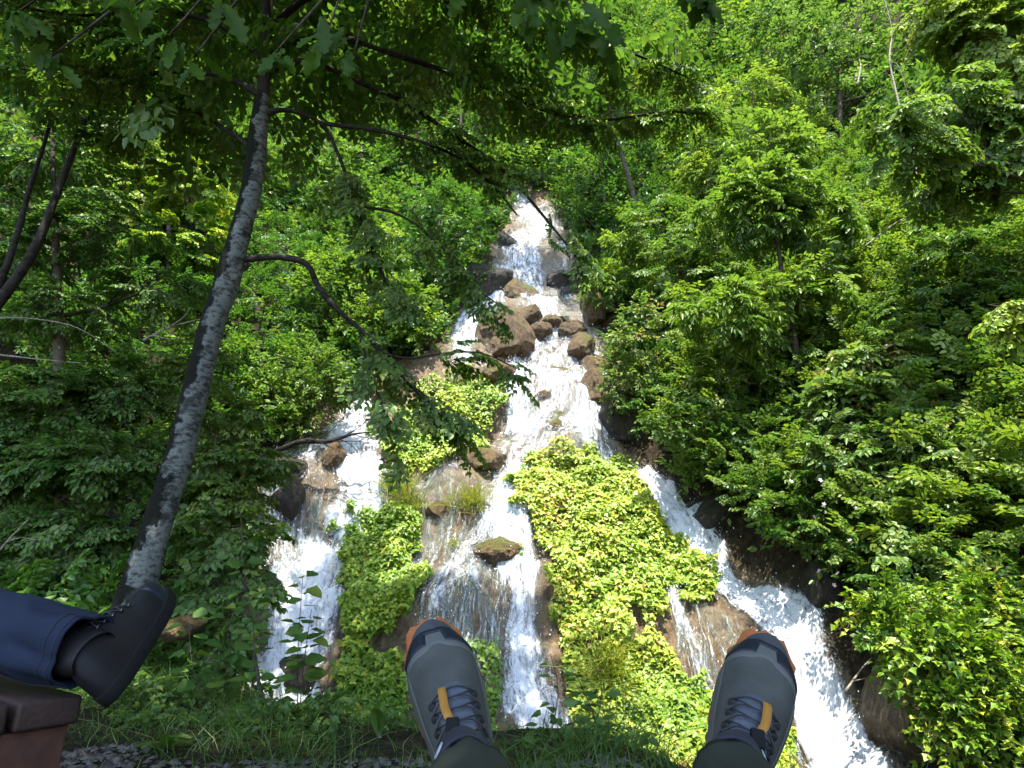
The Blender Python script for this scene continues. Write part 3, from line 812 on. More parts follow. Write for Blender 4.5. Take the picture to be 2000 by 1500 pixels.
px_tree('understory_shrub', 'dark shaded shrub by the right edge under the drooping hornbeam', 'shrub', (1900, 820), [], [(1860, 520, 110, 70, .4), (1930, 600, 90, 80, .2), (1780, 600, 90, 70, .5), (1920, 740, 80, 60, 0)], 190, .42, 'flat', T_OVAL, 'leaf_mid', .5, 0, group='shrubs on the right bank', layer=.0)
px_tree('ivy_curtain', 'dark green ivy curtain hanging over the bank along the right chute', 'ivy', (1500, 1060), [], [(1395, 865, 70, 60, .5), (1485, 925, 75, 65, .5), (1575, 985, 75, 60, .5), (1300, 825, 55, 50, .3)], 240, .34, 'tuft', T_LOBE, 'leaf_mid', .62, 0)
px_tree('wild_rose', 'wild rose bush with a few pale pink blossoms on the right bank', 'bush', (1680, 1180), [], [(1640, 990, 110, 70, .5), (1720, 1070, 110, 80, .3), (1620, 1070, 60, 50, .5), (1770, 990, 80, 50, .6)], 230, .32, 'tuft', T_OVAL, 'leaf_pale', .5, 0)
px_tree('bramble', 'large sunlit bramble thicket filling the lower right corner', 'bramble', (1900, 1480), [], [(1780, 1220, 110, 80, 0), (1880, 1300, 120, 90, -.3), (1930, 1180, 100, 70, .2), (1870, 1400, 90, 80, -.4), (1970, 1420, 90, 90, -.5), (1790, 1300, 70, 60, .2)], 330, .30, 'tuft', T_LOBE, 'leaf_creeper', .42, 0, parts=300, Y=6.2)
px_tree('bramble', 'small bramble tuft overhanging the foot of the right chute', 'bramble', (1760, 1340), [], [(1720, 1180, 60, 50, .3), (1785, 1260, 60, 50, .2)], 70, .28, 'tuft', T_LOBE, 'leaf_lime', .5, 0)
px_tree('leafy_branch', 'bright yellow leafy branch tip poking in at the right edge, halfway up', 'branch', (2120, 640), [(2060, 620, 0), (1990, 605, 0), (1930, 595, 0)], [(1975, 600, 55, 18, 0), (1990, 635, 40, 18, 0)], 22, .36, 'flat', T_OVAL, 'leaf_creeper', .55, .02, Y=5.6)
px_tree('beech_tree', 'dark leafy tree beside the shaded top of the falls on its right', 'tree', (1190, 480), [(1180, 380, 0), (1170, 250, 0)],
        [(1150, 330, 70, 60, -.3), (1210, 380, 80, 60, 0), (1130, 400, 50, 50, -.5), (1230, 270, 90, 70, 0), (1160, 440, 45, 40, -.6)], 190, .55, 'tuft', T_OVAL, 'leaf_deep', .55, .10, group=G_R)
px_tree('lime_tree', 'broad mid green tree above the head of the falls at the top of the picture', 'tree', (1320, 330), [(1320, 200, 0), (1320, 60, 0)],
        [(1310, 100, 110, 70, 0), (1380, 180, 90, 60, 0), (1240, 170, 100, 70, 0), (1330, 260, 90, 50, 0), (1400, 40, 90, 60, .4)], 220, .62, 'tuft', T_OVAL, 'leaf_mid', .65, .12, group=G_R)

px_tree('added_shade_tree', 'added tall tree leaning from the right to shade the upper falls', 'tree', (1260, 560), [(1240, 400, -.6), (1200, 250, -1.2), (1170, 120, -1.8)],
        [(1160, 120, 90, 60, -2.0), (1230, 190, 80, 60, -1.4), (1110, 60, 90, 60, -1.4), (1040, 110, 80, 50, -1.3), (1000, 160, 60, 40, -1.0), (1180, 20, 90, 60, -1.8)], 300, .55, 'flat', T_OVAL, 'leaf_mid', .6, .11, group=G_R)  # tree added so that its leaf masses shade the upper falls

# --- left bank and behind -------------------------------------------
G_L = 'trees on the slope to the left of the falls'
px_tree('beech_tree', 'leafy tree behind the head of the falls, left of its top', 'tree', (900, 420), [(900, 280, 0), (900, 120, 0)],
        [(880, 150, 120, 80, 0), (980, 220, 90, 70, 0), (820, 270, 100, 70, 0), (930, 310, 80, 60, -.3), (1060, 120, 110, 80, .3)], 230, .62, 'tuft', T_OVAL, 'leaf_mid', .5, .12, group=G_L)
px_tree('beech_tree', 'shaded tree whose boughs hang beside the upper falls on the left', 'tree', (860, 600), [(860, 480, 0), (850, 360, 0)],
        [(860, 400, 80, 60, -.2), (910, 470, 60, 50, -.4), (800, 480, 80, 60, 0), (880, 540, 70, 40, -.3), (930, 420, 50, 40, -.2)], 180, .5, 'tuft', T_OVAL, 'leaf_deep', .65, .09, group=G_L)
px_tree('field_maple', 'bright sunlit maple on the slope between the leaning trunk and the falls', 'tree', (720, 700), [(720, 600, 0), (715, 480, 0)],
        [(720, 500, 90, 60, 0), (640, 560, 90, 60, 0), (770, 590, 80, 60, -.2), (690, 640, 90, 50, -.2), (800, 640, 60, 50, -.2)], 230, .5, 'tuft', T_LOBE, 'leaf_lime', .5, .08, group=G_L)
px_tree('field_maple', 'yellow lit tree in the sun gap seen left of the leaning trunk', 'tree', (330, 560), [(330, 450, 0), (320, 300, 0)],
        [(310, 290, 110, 60, .3), (390, 360, 90, 60, 0), (250, 380, 90, 60, 0), (360, 480, 90, 60, 0)], 220, .55, 'flat', T_BROAD, 'leaf_creeper', .50, .09, group=G_L, layer=.3)
px_tree('hazel_shrub', 'sunlit hazel on the grassy brow left of the left falls', 'shrub', (600, 860), [], [(600, 720, 90, 50, -.2), (530, 780, 90, 60, -.3), (650, 760, 60, 40, -.2), (470, 720, 80, 60, 0), (580, 830, 60, 35, -.3)], 230, .42, 'tuft', T_OVAL, 'leaf_lime', .4, 0)
px_tree('hornbeam_tree', 'hornbeam with dark layered sprays behind the two slim trunks at the left edge', 'tree', (120, 800), [(110, 500, 0), (100, 200, 0)],
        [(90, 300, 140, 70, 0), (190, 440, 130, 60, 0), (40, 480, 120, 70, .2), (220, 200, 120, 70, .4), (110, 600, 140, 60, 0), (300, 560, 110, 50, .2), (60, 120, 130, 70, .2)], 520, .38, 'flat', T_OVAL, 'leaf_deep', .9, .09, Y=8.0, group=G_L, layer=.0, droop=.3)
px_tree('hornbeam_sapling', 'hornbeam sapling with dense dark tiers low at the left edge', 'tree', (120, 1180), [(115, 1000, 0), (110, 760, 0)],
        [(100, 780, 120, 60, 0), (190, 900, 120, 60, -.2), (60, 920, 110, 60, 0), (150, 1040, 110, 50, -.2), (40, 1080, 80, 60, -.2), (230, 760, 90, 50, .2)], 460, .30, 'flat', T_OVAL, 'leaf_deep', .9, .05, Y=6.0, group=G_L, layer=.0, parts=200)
px_tree('hornbeam_sapling', 'hornbeam sapling spreading right from behind the leaning trunk', 'tree', (400, 1250), [(410, 1050, 0), (420, 860, 0)],
        [(420, 820, 90, 50, .3), (450, 900, 100, 50, 0), (390, 980, 80, 50, 0), (470, 960, 60, 34, -.1), (360, 720, 90, 60, .5), (420, 1040, 70, 34, -.2)], 270, .31, 'flat', T_OVAL, 'leaf_mid', .78, .04, Y=6.6, group=G_L, layer=.0, parts=200)
px_tree('slender_tree', 'slim grey trunk slanting up from the left edge, right hand one of two', 'tree', (-40, 640), [(60, 500, 0), (110, 380, 0), (165, 240, .1), (215, 130, .2), (260, 30, .3)],
        [(240, 120, 90, 50, .2), (150, 160, 80, 50, 0)], 60, .45, 'flat', T_OVAL, 'leaf_deep', .6, .055, Y=5.6, bark='bark_black', group='two slim leaning trunks at the left')
px_tree('slender_tree', 'slimmer grey trunk at the left edge leaning beside a thicker one', 'tree', (-60, 700), [(20, 500, 0), (60, 360, 0), (95, 250, .1), (120, 120, .2)],
        [(110, 100, 80, 50, .2)], 30, .45, 'flat', T_OVAL, 'leaf_deep', .55, .042, Y=5.9, bark='bark_black', group='two slim leaning trunks at the left')
px_tree('snowberry_sapling', 'slim saplings with broad light leaves rising in front of the left falls', 'sapling', (520, 1420), [(500, 1300, 0), (480, 1150, .1), (470, 1000, .2)],
        [(450, 1060, 70, 50, .2), (400, 1130, 70, 60, .1), (470, 1170, 50, 50, 0), (430, 1240, 60, 50, 0), (500, 1080, 50, 30, .2), (380, 1030, 60, 40, .3), (530, 1020, 40, 18, .4)], 90, .27, 'flat', T_BROAD, 'leaf_mid', .6, .018, Y=4.9, parts=300, layer=.2)

# ------------------------------------------------------------------ creeper mats on the tufa
def creeper(name, label, cat, poly, n, size, mat, tint, thick, parts=250, tpl=T_LOBE, core=None):
    a = np.array(poly, float)
    cen = hit(*a.mean(0), H0, 6.5)
    root = empty(name, cen, label, cat, 'creeper mats on the wet rock')
    L = Leaves()
    # candidate points on the slope, kept where they fall inside the mat's outline
    corners = np.array([hit(*p, H0, 6.5) for p in poly])
    lo = corners.min(0) - .8; hi = corners.max(0) + .8
    m = n * 9
    x = rng.uniform(lo[0], hi[0], m); y = rng.uniform(lo[1], hi[1], m); z = Hn(x, y)
    P = np.stack([x, y, z], -1)
    px, py, d = proj(P)
    px = px + 26 * fbm(x * 3, y * 3, z * 2, 2, 21); py = py + 30 * fbm(x * 3, y * 3, z * 2, 2, 22)
    P = P[in_poly(px, py, poly) & (y > 6.2)][:n]
    k = len(P); Nn = np.array([0, -.80, .6])
    hum = .55 + .45 * vnoise(P[:, 0] * 2.0, P[:, 1] * 2.0, P[:, 2] * 1.2, 31) + .25 * vnoise(P[:, 0] * 6, P[:, 1] * 6, P[:, 2] * 4, 32)
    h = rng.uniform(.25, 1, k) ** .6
    P = P + Nn * (thick * np.clip(hum, .15, 1.3) * h)[:, None] + np.array([0, 0, -.05])
    az = rng.uniform(0, 2 * math.pi, k)
    ydir = np.stack([np.cos(az) * .8, -.45 + .3 * np.sin(az), -.55 + .5 * np.sin(az)], -1)
    zdir = np.array([.12, -.5, .85]) + rng.normal(0, .33, (k, 3))
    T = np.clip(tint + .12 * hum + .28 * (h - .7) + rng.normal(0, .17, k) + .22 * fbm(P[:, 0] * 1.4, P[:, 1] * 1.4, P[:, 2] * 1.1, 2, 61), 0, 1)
    Rr = frames(ydir, zdir); S = size * rng.uniform(.45, 1.3, k)
    order = np.argsort(-h * 1.0 + rng.normal(0, .1, k))
    vis = order[:parts]
    sel = np.ones(k, bool); sel[vis] = False
    leaf_objects(root, P[vis], Rr[vis], S[vis], T[vis], tpl, mat)
    L.add(P, Rr, S, T)
    o = link('foliage', L.mesh('foliage', tpl, M[mat], sel, cen)); o.parent = root; o['kind'] = 'stuff'
    # bare hanging stems under the lower rim
    J = Joined()
    for i in rng.integers(0, k, 60):
        p = P[i] - Nn * .1; q = p + np.array([rng.normal(0, .06), -.02, -rng.uniform(.3, .7)])
        J.tube(resample([[*p], [*((p + q) / 2 + rng.normal(0, .03, 3))], [*q]], .1), np.full(len(resample([[*p], [*((p + q) / 2)], [*q]], .1)), .004) if False else np.full(1, .004), 4) if False else None
        mid = (p + q) / 2 + rng.normal(0, .03, 3)
        J.tube(np.array([p, mid, q]), np.array([.005, .004, .002]), 4)
    me = J.mesh('stems', M['bark_dark']); me.transform(Matrix.Translation(-Vector(cen))); o = link('stems', me); o.parent = root; o['kind'] = 'stuff'
    return root
creeper('creeper', 'large sunlit yellow green creeper mat spreading between the middle strand and the right chute', 'creeper',
        [(1090, 872), (1130, 862), (1175, 890), (1230, 925), (1262, 985), (1310, 1030), (1360, 1070), (1395, 1105), (1405, 1150), (1380, 1165), (1330, 1140), (1300, 1165), (1290, 1210), (1230, 1190), (1200, 1240), (1160, 1215), (1130, 1290), (1090, 1300), (1070, 1200), (1058, 1090), (1045, 1020), (1010, 960), (1005, 930), (1040, 890)],
        21000, .074, 'leaf_creeper', .50, .42, 300)
creeper('creeper', 'dense creeper mound of bright leaves between the left falls and the tufa slope', 'creeper',
        [(660, 1020), (700, 985), (745, 1000), (790, 990), (815, 1050), (832, 1110), (825, 1160), (800, 1200), (775, 1240), (715, 1245), (670, 1230), (662, 1180), (672, 1110), (655, 1060)],
        10000, .072, 'leaf_creeper', .34, .50, 300)
creeper('creeper', 'yellow creeper clump low between the left falls and the left trail shoe', 'creeper',
        [(670, 1255), (720, 1240), (790, 1290), (800, 1340), (790, 1400), (690, 1400), (650, 1330)], 1500, .10, 'leaf_creeper', .45, .35, 150)
creeper('creeper', 'bushy creeper on the knoll left of the main stem of the falls', 'creeper',
        [(760, 830), (820, 760), (900, 735), (970, 750), (995, 790), (960, 830), (945, 870), (900, 870), (870, 905), (810, 935), (770, 900), (735, 880)],
        8500, .074, 'leaf_creeper', .36, .45, 250)
creeper('creeper', 'sunlit creeper patch below the large mat, between the shoes', 'creeper',
        [(1090, 1300), (1200, 1230), (1290, 1215), (1330, 1290), (1380, 1380), (1420, 1420), (1530, 1450), (1550, 1520), (1180, 1520), (1130, 1420)],
        11000, .07, 'leaf_creeper', .46, .30, 250)
creeper('creeper', 'small creeper tuft on the wet rock beside the middle strand', 'creeper',
        [(945, 1060), (985, 1045), (1020, 1060), (1015, 1085), (960, 1090)], 240, .08, 'leaf_creeper', .35, .12, 40)
creeper('creeper', 'narrow creeper strip hanging right of the left trail shoe', 'creeper',
        [(920, 1260), (970, 1230), (985, 1290), (975, 1400), (930, 1380)], 520, .09, 'leaf_creeper', .30, .16, 60)

# ------------------------------------------------------------------ boulders
def boulder(label, px, py, rx, ry, seed, mat='boulder', Y=None, flat=0.0, sink=.25, point=0.0, name='boulder'):
    c = hit(px, py, Hn, 6.5) if Y is None else at(px, py, Y)
    m = depth(c) / F; a, b = rx * m, ry * m
    r = np.random.default_rng(seed)
    bm = bmesh.new(); bmesh.ops.create_icosphere(bm, subdivisions=4, radius=1)
    v = np.array([q.co for q in bm.verts])
    for _ in range(13):            # facets broken off the stone
        n = unit(r.normal(0, 1, 3)); d = r.uniform(.52, .86)
        e = v @ n - d; v = v - np.clip(e, 0, None)[:, None] * n * .88
    v = v * (1 + .06 * fbm(v[:, 0] * 1.7, v[:, 1] * 1.7, v[:, 2] * 1.7, 4, seed))[:, None]
    v = v + unit(v) * (.035 * fbm(v[:, 0] * 7, v[:, 1] * 7, v[:, 2] * 7, 3, seed + 5))[:, None]
    if point: v[:, :2] *= (1 - point * np.clip(v[:, 2], 0, 1))[:, None]
    v *= np.array([a, max(a, b) * .85, b]) * 1.62
    for q, co in zip(bm.verts, v): q.co = co
    o = link(name, bm_mesh(name, bm, M[mat], False)); o.location = c + Vector((0, max(a, b) * sink, 0)); o.rotation_euler = (0, 0, r.uniform(-.3, .3))
    return tag(o, label, 'boulder', 'boulders in the cascade' if Y is None else None)
boulder('large blocky brown boulder with mossy top left of the main stem', 980, 672, 40, 44, 1, sink=0.0)
boulder('tan stone wedged under the large blocky boulder', 985, 728, 28, 20, 2, sink=.1)
boulder('pointed dark brown boulder splitting the upper cascade', 1010, 580, 30, 30, 3, point=.55, sink=-.1)
boulder('half dark boulder directly below the pointed one', 1028, 622, 26, 22, 4, sink=-.1)
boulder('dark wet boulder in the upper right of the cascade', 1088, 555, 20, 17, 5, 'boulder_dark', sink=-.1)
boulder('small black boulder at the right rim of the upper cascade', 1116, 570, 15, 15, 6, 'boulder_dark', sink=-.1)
boulder('golden brown peaked stone in the middle of the cascade', 1071, 632, 18, 14, 7, point=.4, sink=-.2)
boulder('brown stone leaning against the peaked stone', 1056, 655, 15, 20, 8, sink=-.2)
boulder('small dark stone between the peaked stone and the right pair', 1098, 629, 12, 9, 9, 'boulder_dark', sink=-.2)
boulder('upper stone of the brown pair right of the main stem', 1118, 650, 18, 15, 10, sink=-.2)
boulder('tall lower boulder of the brown pair right of the main stem', 1133, 686, 20, 30, 11, sink=-.2)
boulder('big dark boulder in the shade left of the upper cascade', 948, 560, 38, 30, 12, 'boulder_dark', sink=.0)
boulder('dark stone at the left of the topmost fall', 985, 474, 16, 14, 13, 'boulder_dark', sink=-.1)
boulder('upper dark brown boulder on the right rim above the split', 1168, 722, 22, 24, 14, sink=-.1)
boulder('lower dark brown boulder on the right rim above the split', 1164, 760, 21, 28, 15, sink=-.1)
boulder('brown bank stone under the bushes right of the upper cascade', 1155, 610, 18, 40, 16, sink=.0)
boulder('black overhung rock beside the start of the right chute', 1222, 828, 34, 40, 17, 'boulder_dark', sink=.1)
boulder('tan loaf shaped boulder left of the middle strand', 948, 900, 32, 24, 18, sink=-.05)
boulder('small upright tan stone under the creeper knoll', 890, 880, 15, 17, 19, sink=-.1)
boulder('pointed brown stone standing in the left falls', 655, 898, 18, 24, 20, point=.5, sink=-.3)
boulder('wet brown rock with water sheeting over it above the large mat', 1095, 838, 46, 30, 21, sink=.95)
boulder('round mossy black stone at the foot of the left falls', 580, 1322, 27, 28, 22, 'boulder_dark', sink=-.3)
boulder('small tan stone on the tufa slope', 858, 1002, 17, 16, 23, sink=.0)
boulder('small brown stone under the curtain of the main stem', 1062, 772, 13, 10, 24, sink=-.1)
boulder('brown ledge stone under the small creeper tuft', 985, 1080, 40, 22, 25, sink=.8)
boulder('pale brown rock above the creeper knoll', 765, 765, 36, 32, 26, sink=.1)
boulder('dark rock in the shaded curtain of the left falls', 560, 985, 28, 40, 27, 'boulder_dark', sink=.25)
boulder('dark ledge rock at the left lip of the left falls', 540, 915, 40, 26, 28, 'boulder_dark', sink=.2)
boulder('brown rock curtain face in the centre of the main stem', 1088, 735, 30, 24, 29, sink=.95)
boulder('earthy bank beside the lower end of the right chute', 1800, 1430, 50, 80, 30, sink=.3)
boulder('black bank rock right of the lower chute', 1615, 1180, 30, 56, 31, 'boulder_dark', sink=.75)
boulder('dark bank rock under the ivy curtain', 1400, 1010, 40, 40, 32, 'boulder_dark', sink=.45)
boulder('flat tan stone lying behind the black boot', 350, 1228, 32, 16, 33, Y=4.6)

# ------------------------------------------------------------------ grass tufts on the tufa
M['grass'] = leaf_mat('grass_blades', [(0, (0.030, 0.070, 0.012)), (0.5, (0.060, 0.125, 0.020)), (0.85, (0.11, 0.17, 0.035)), (1, (0.22, 0.20, 0.09))], trans=.35)
M['grass_gold'] = leaf_mat('golden_grass', [(0, (0.12, 0.17, 0.02)), (0.5, (0.24, 0.28, 0.035)), (1, (0.38, 0.34, 0.06))], trans=.35)
def blades(P, D, L, W, T, bend):
    """grass blades: three segment curved strips"""
    n = len(P)
    side = unit(np.cross(D, rng.normal(0, 1, (n, 3))))
    b = unit(np.stack([bend[:, 0], bend[:, 1], np.zeros(n)], -1)) * np.linalg.norm(bend, axis=1)[:, None]
    rows = []
    for f, w in ((0, 1), (.4, .85), (.75, .5), (1, .06)):
        c = P + D * (L * f)[:, None] + b * (L * f * f)[:, None] - np.array([0, 0, .25]) * (L * f ** 3 * np.linalg.norm(bend, axis=1))[:, None]
        rows += [c - side * (W * w)[:, None], c + side * (W * w)[:, None]]
    Vv = np.stack(rows, 1).reshape(-1, 3)
    f = np.array([[0, 1, 3, 2], [2, 3, 5, 4], [4, 5, 7, 6]])
    return Vv, (f[None] + (np.arange(n) * 8)[:, None, None]).reshape(-1, 4), np.repeat(np.clip(T, 0, 1), 8)
def tuft(label, px, py, w, h, n, mat='grass_gold', Y=None):
    c = hit(px, py, Hn) if Y is None else at(px, py, Y)
    m = depth(c) / F
    P = np.array(c) + rng.normal(0, 1, (n, 3)) * np.array([w * m * .45, .10, 0.02]); P[:, 2] += rng.normal(0, h * m * .3, n)
    D = unit(np.array([0, -.45, .75]) + rng.normal(0, .28, (n, 3)))
    Vv, Fc, T = blades(P, D, rng.uniform(.5, 1, n) * h * m, np.full(n, .007), rng.uniform(0, 1, n), rng.normal(0, .6, (n, 2)) + np.array([0, -.5]))
    o = link('grass_tuft', np_mesh('grass_tuft', Vv - np.array(c), Fc, M[mat], False, {'tint': T})); o.location = c
    tag(o, label, 'grass tuft', 'grass tufts on the wet rock')
tuft('golden grass tuft in the middle of the tufa slope', 920, 985, 40, 50, 260)
tuft('tall green grass tuft at the top of the creeper mound', 790, 985, 36, 70, 260)
tuft('small golden tuft right of the tall grass tuft', 815, 1000, 16, 40, 120)
tuft('tiny golden tuft low on the tufa slope', 888, 1068, 14, 22, 80)
tuft('long yellow grass hanging between the shoes', 1190, 1330, 30, 110, 260)
tuft('thin grass under the creeper knoll beside the left falls', 760, 950, 26, 50, 120)

# ------------------------------------------------------------------ dead branch across the left falls
def dead_branch():
    base = hit(470, 905, Hn); root = empty('dead_branch', base, 'dark dead branch with bare twigs lying across the top of the left falls', 'branch')
    Yb = base.y - .15
    J = Joined()
    main = [(470, 905, 7), (540, 880, 7), (590, 862, 6.5), (640, 862, 6), (690, 848, 3), (735, 843, 1)]
    w = np.array([[*at(a, b, Yb - .1 + .0006 * (a - 470)), r * 1.6 * depth(at(a, b, Yb)) / F * .5] for a, b, r in main])
    w = resample(w, .08); J.tube(w[:, :3], w[:, 3], 7, .12, 4)
    me = J.mesh('branch', M['bark_black']); me.transform(Matrix.Translation(-base)); o = link('branch', me); o.parent = root
    for tw in ([(640, 862), (665, 855), (715, 832), (745, 822)], [(600, 864), (640, 846), (668, 818), (695, 785)], [(650, 862), (700, 862), (748, 868)], [(660, 856), (690, 872), (705, 900)],
               [(560, 875), (600, 850), (640, 838)], [(670, 853), (700, 835), (728, 812)], [(625, 864), (660, 880), (690, 895)], [(690, 848), (720, 856), (752, 850)]):
        J = Joined(); q = np.array([[*at(a, b, Yb - .12), .010 - .003 * i] for i, (a, b) in enumerate(tw)]); q = resample(np.maximum(q, [-99, -99, -99, .002]), .08)
        J.tube(q[:, :3], q[:, 3], 5); me = J.mesh('twig', M['bark_black']); me.transform(Matrix.Translation(-base)); o = link('twig', me); o.parent = root
dead_branch()

# ------------------------------------------------------------------ the leaning tree in the foreground
def px_line(pts, Y):
    """(px,py,half width px[,dY])"""
    out = []
    for q in pts:
        p = at(q[0], q[1], Y + (q[3] if len(q) > 3 else 0)); out.append([*p, q[2] * depth(p) / F])
    return np.array(out)
def hero_tree():
    Y = 4.6
    tr = px_line([(160, 1400, 40), (215, 1290, 38), (268, 1150, 33), (305, 1030, 28), (347, 900, 26), (383, 760, 24), (410, 650, 23), (447, 540, 23), (470, 450, 20), (491, 370, 19), (502, 290, 19), (507, 230, 16), (513, 190, 13)], Y)
    top = px_line([(512, 210, 13), (517, 130, 11), (520, 60, 11), (528, -60, 10), (545, -260, 9), (570, -520, 6, .4)], Y)
    base = Vector(tr[0, :3])
    root = empty('leaning_tree', base, 'leaning tree with pale mottled bark standing behind the black boot', 'tree')
    def part(name, pts, sides, bump, mat, step=.06, parent=root):
        q = resample(pts, step); J = Joined(); J.tube(q[:, :3], q[:, 3], sides, bump, 9)
        me = J.mesh(name, M[mat]); me.transform(Matrix.Translation(-base)); o = link(name, me); o.parent = parent; return q
    part('trunk', tr, 18, .07, 'bark_mottled', .03)
    part('stem', top, 9, .12, 'bark_black')
    limbs = []
    B = [
     [(478, 507, 6.5), (540, 502, 6), (598, 515, 6), (622, 560, 5.5, .1), (660, 605, 5, .1), (705, 645, 4.5, .2), (745, 690, 4, .2), (790, 740, 3, .3), (850, 800, 2.4, .3), (905, 850, 1.6, .3)],
     [(510, 225, 6), (560, 215, 4.5), (625, 240, 3.8, .1), (660, 300, 3.4, .2), (695, 400, 3, .3), (725, 480, 2.6, .3), (760, 560, 2.0, .3), (800, 620, 1.6, .3)],
     [(516, 140, 8), (600, 120, 6), (700, 160, 5, .2), (790, 200, 4.5, .3), (880, 260, 4, .4), (980, 330, 3.2, .5), (1060, 420, 2.6, .6), (1140, 520, 1.6, .7)],
     [(518, 100, 8), (640, 70, 6, .1), (780, 110, 5, .2), (900, 150, 4.5, .4), (1020, 200, 4, .5), (1150, 235, 3, .6), (1290, 220, 2.2, .7), (1390, 222, 1.5, .8)],
     [(520, 60, 8), (620, -10, 6), (800, -20, 5, .2), (980, 30, 4, .4), (1120, 60, 3.5, .5), (1250, 110, 2.5, .6), (1340, 150, 1.6, .6)],
     [(515, 190, 6), (440, 150, 5), (340, 140, 4.5, .1), (230, 150, 3.5, .2), (120, 150, 2.5, .3), (20, 130, 2, .3)],
     [(518, 120, 6), (430, 50, 5, -.2), (300, 20, 4, -.3), (150, 30, 3, -.4), (20, 10, 2, -.4)],
     [(505, 300, 5), (450, 260, 4, .3), (370, 215, 3.5, .6), (300, 230, 3, .8), (180, 260, 2, 1.0)],
     [(625, 240, 4, .1), (760, 260, 4, .2), (880, 300, 3, .3), (960, 360, 2.5, .4), (1010, 420, 1.6, .4)],
     [(690, 400, 3, .3), (780, 420, 2.6, .4), (860, 480, 2.2, .4), (930, 560, 1.6, .4), (980, 600, 1.2, .4)],
     [(745, 690, 3, .2), (800, 700, 2.4, .2), (870, 690, 2, .2), (940, 690, 1.6, .2), (1010, 720, 1.2, .2)],
     [(700, 640, 3, .2), (720, 720, 2.5, .1), (745, 790, 2, .1), (770, 850, 1.4, .1)],
     [(528, -60, 8), (650, -160, 6, .3), (800, -220, 5, .6), (1000, -260, 4, .9)],
     [(535, -150, 8), (400, -260, 6, .2), (200, -300, 5, .4)],
    ]
    for b in B: limbs.append(part('limb', px_line(b, Y), 8, .16, 'bark_black', .05))
    L = Leaves(); tw = Joined()
    for k, q in enumerate(limbs):
        seg = np.r_[0, np.cumsum(np.linalg.norm(np.diff(q[:, :3], axis=0), axis=1))]; tot = seg[-1]
        n = int(tot * {0: 10, 1: 13, 2: 12, 8: 13, 9: 12, 10: 10, 11: 11}.get(k, 15)) if k < 12 else 26
        f = rng.uniform(.22 if k not in (0, 1) else (.45 if k == 0 else .3), 1, n) ** .85 * tot
        i = np.clip(np.searchsorted(seg, f), 1, len(q) - 1)
        P = q[i, :3] + rng.normal(0, .06, (n, 3)) * (1 if k < 12 else 4)
        ux, uy, _d = proj(P); keep = ~(in_poly(ux, uy, [(955, 330), (1085, 340), (1110, 440), (1030, 470), (960, 440)]) & (rng.uniform(0, 1, n) < .85)); P = P[keep]; i = i[keep]; n = len(P)
        Td = unit(q[i, :3] - q[i - 1, :3])
        sd = unit(np.cross(Td, np.array([0, 0, 1.]))) * rng.choice([-1, 1], n)[:, None]
        D = Td * .7 + sd * rng.uniform(.3, 1, n)[:, None] + np.array([.1, -.05, -.30]) + rng.normal(0, .18, (n, 3))
        U = np.array([.05, -.35, .85]) + rng.normal(0, .2, (n, 3))
        put_sprays(L, 'flat', P, D, U, rng.uniform(.22, .38, n), np.clip(.68 + rng.normal(0, .14, n), 0, 1), tw, .0022)
    P, R, S, T = L.arrays()
    px, py, dd = proj(P)
    vis = (px > 550) & (px < 1500) & (py > 0) & (py < 950)
    idx = np.where(vis)[0]; idx = idx[np.argsort(dd[idx])][:300]
    sel = np.ones(len(P), bool); sel[idx] = False
    leaf_objects(root, P[idx], R[idx], S[idx], T[idx], T_OVAL, 'leaf_mid')
    o = link('foliage', L.mesh('foliage', T_OVAL, M['leaf_mid'], sel, base)); o.parent = root; o['kind'] = 'stuff'
    me = tw.mesh('twigs', M['bark_dark']); me.transform(Matrix.Translation(-base)); o = link('twigs', me); o.parent = root; o['kind'] = 'stuff'
    # the crown above, with leaf masses added overhead to shade trunk and left wood
    L = Leaves(); m = 420
    P, d = [], []
    for c, r, k in (((-1.4, 4.9, 6.4), (1.9, 1.5, .9), 80), ((.3, 5.2, 6.6), (1.5, 1.2, .7), 45), ((-3.2, 5.0, 6.2), (1.6, 1.6, 1.0), 70), ((-2.2, 4.4, 7.6), (1.8, 1.6, .9), 70), ((-.9, 3.3, 6.7), (1.8, .9, .6), 110), ((-.6, 6.3, 8.7), (1.6, 1.0, .7), 110), ((-2.4, 6.0, 8.6), (1.6, 1.2, .8), 130), ((-4.4, 4.6, 7.4), (1.7, 1.6, .8), 130), ((-5.4, 6.2, 8.6), (1.8, 1.5, .9), 130), ((-3.8, 7.4, 9.8), (1.6, 1.2, .8), 100)):
        a, b = blob_points(c, r, k, .2); P.append(a); d.append(b)
    P = np.vstack(P); d = np.vstack(d); m = len(P)
    put_sprays(L, 'flat', P, d * np.array([1, 1, .3]) + np.array([0, 0, -.2]), np.array([0, 0, 1.]) + rng.normal(0, .2, (m, 3)), rng.uniform(.45, .7, m), np.full(m, .5))
    o = link('crown', L.mesh('crown', T_OVAL, M['leaf_mid'], None, base)); o.parent = root; o['kind'] = 'stuff'
hero_tree()

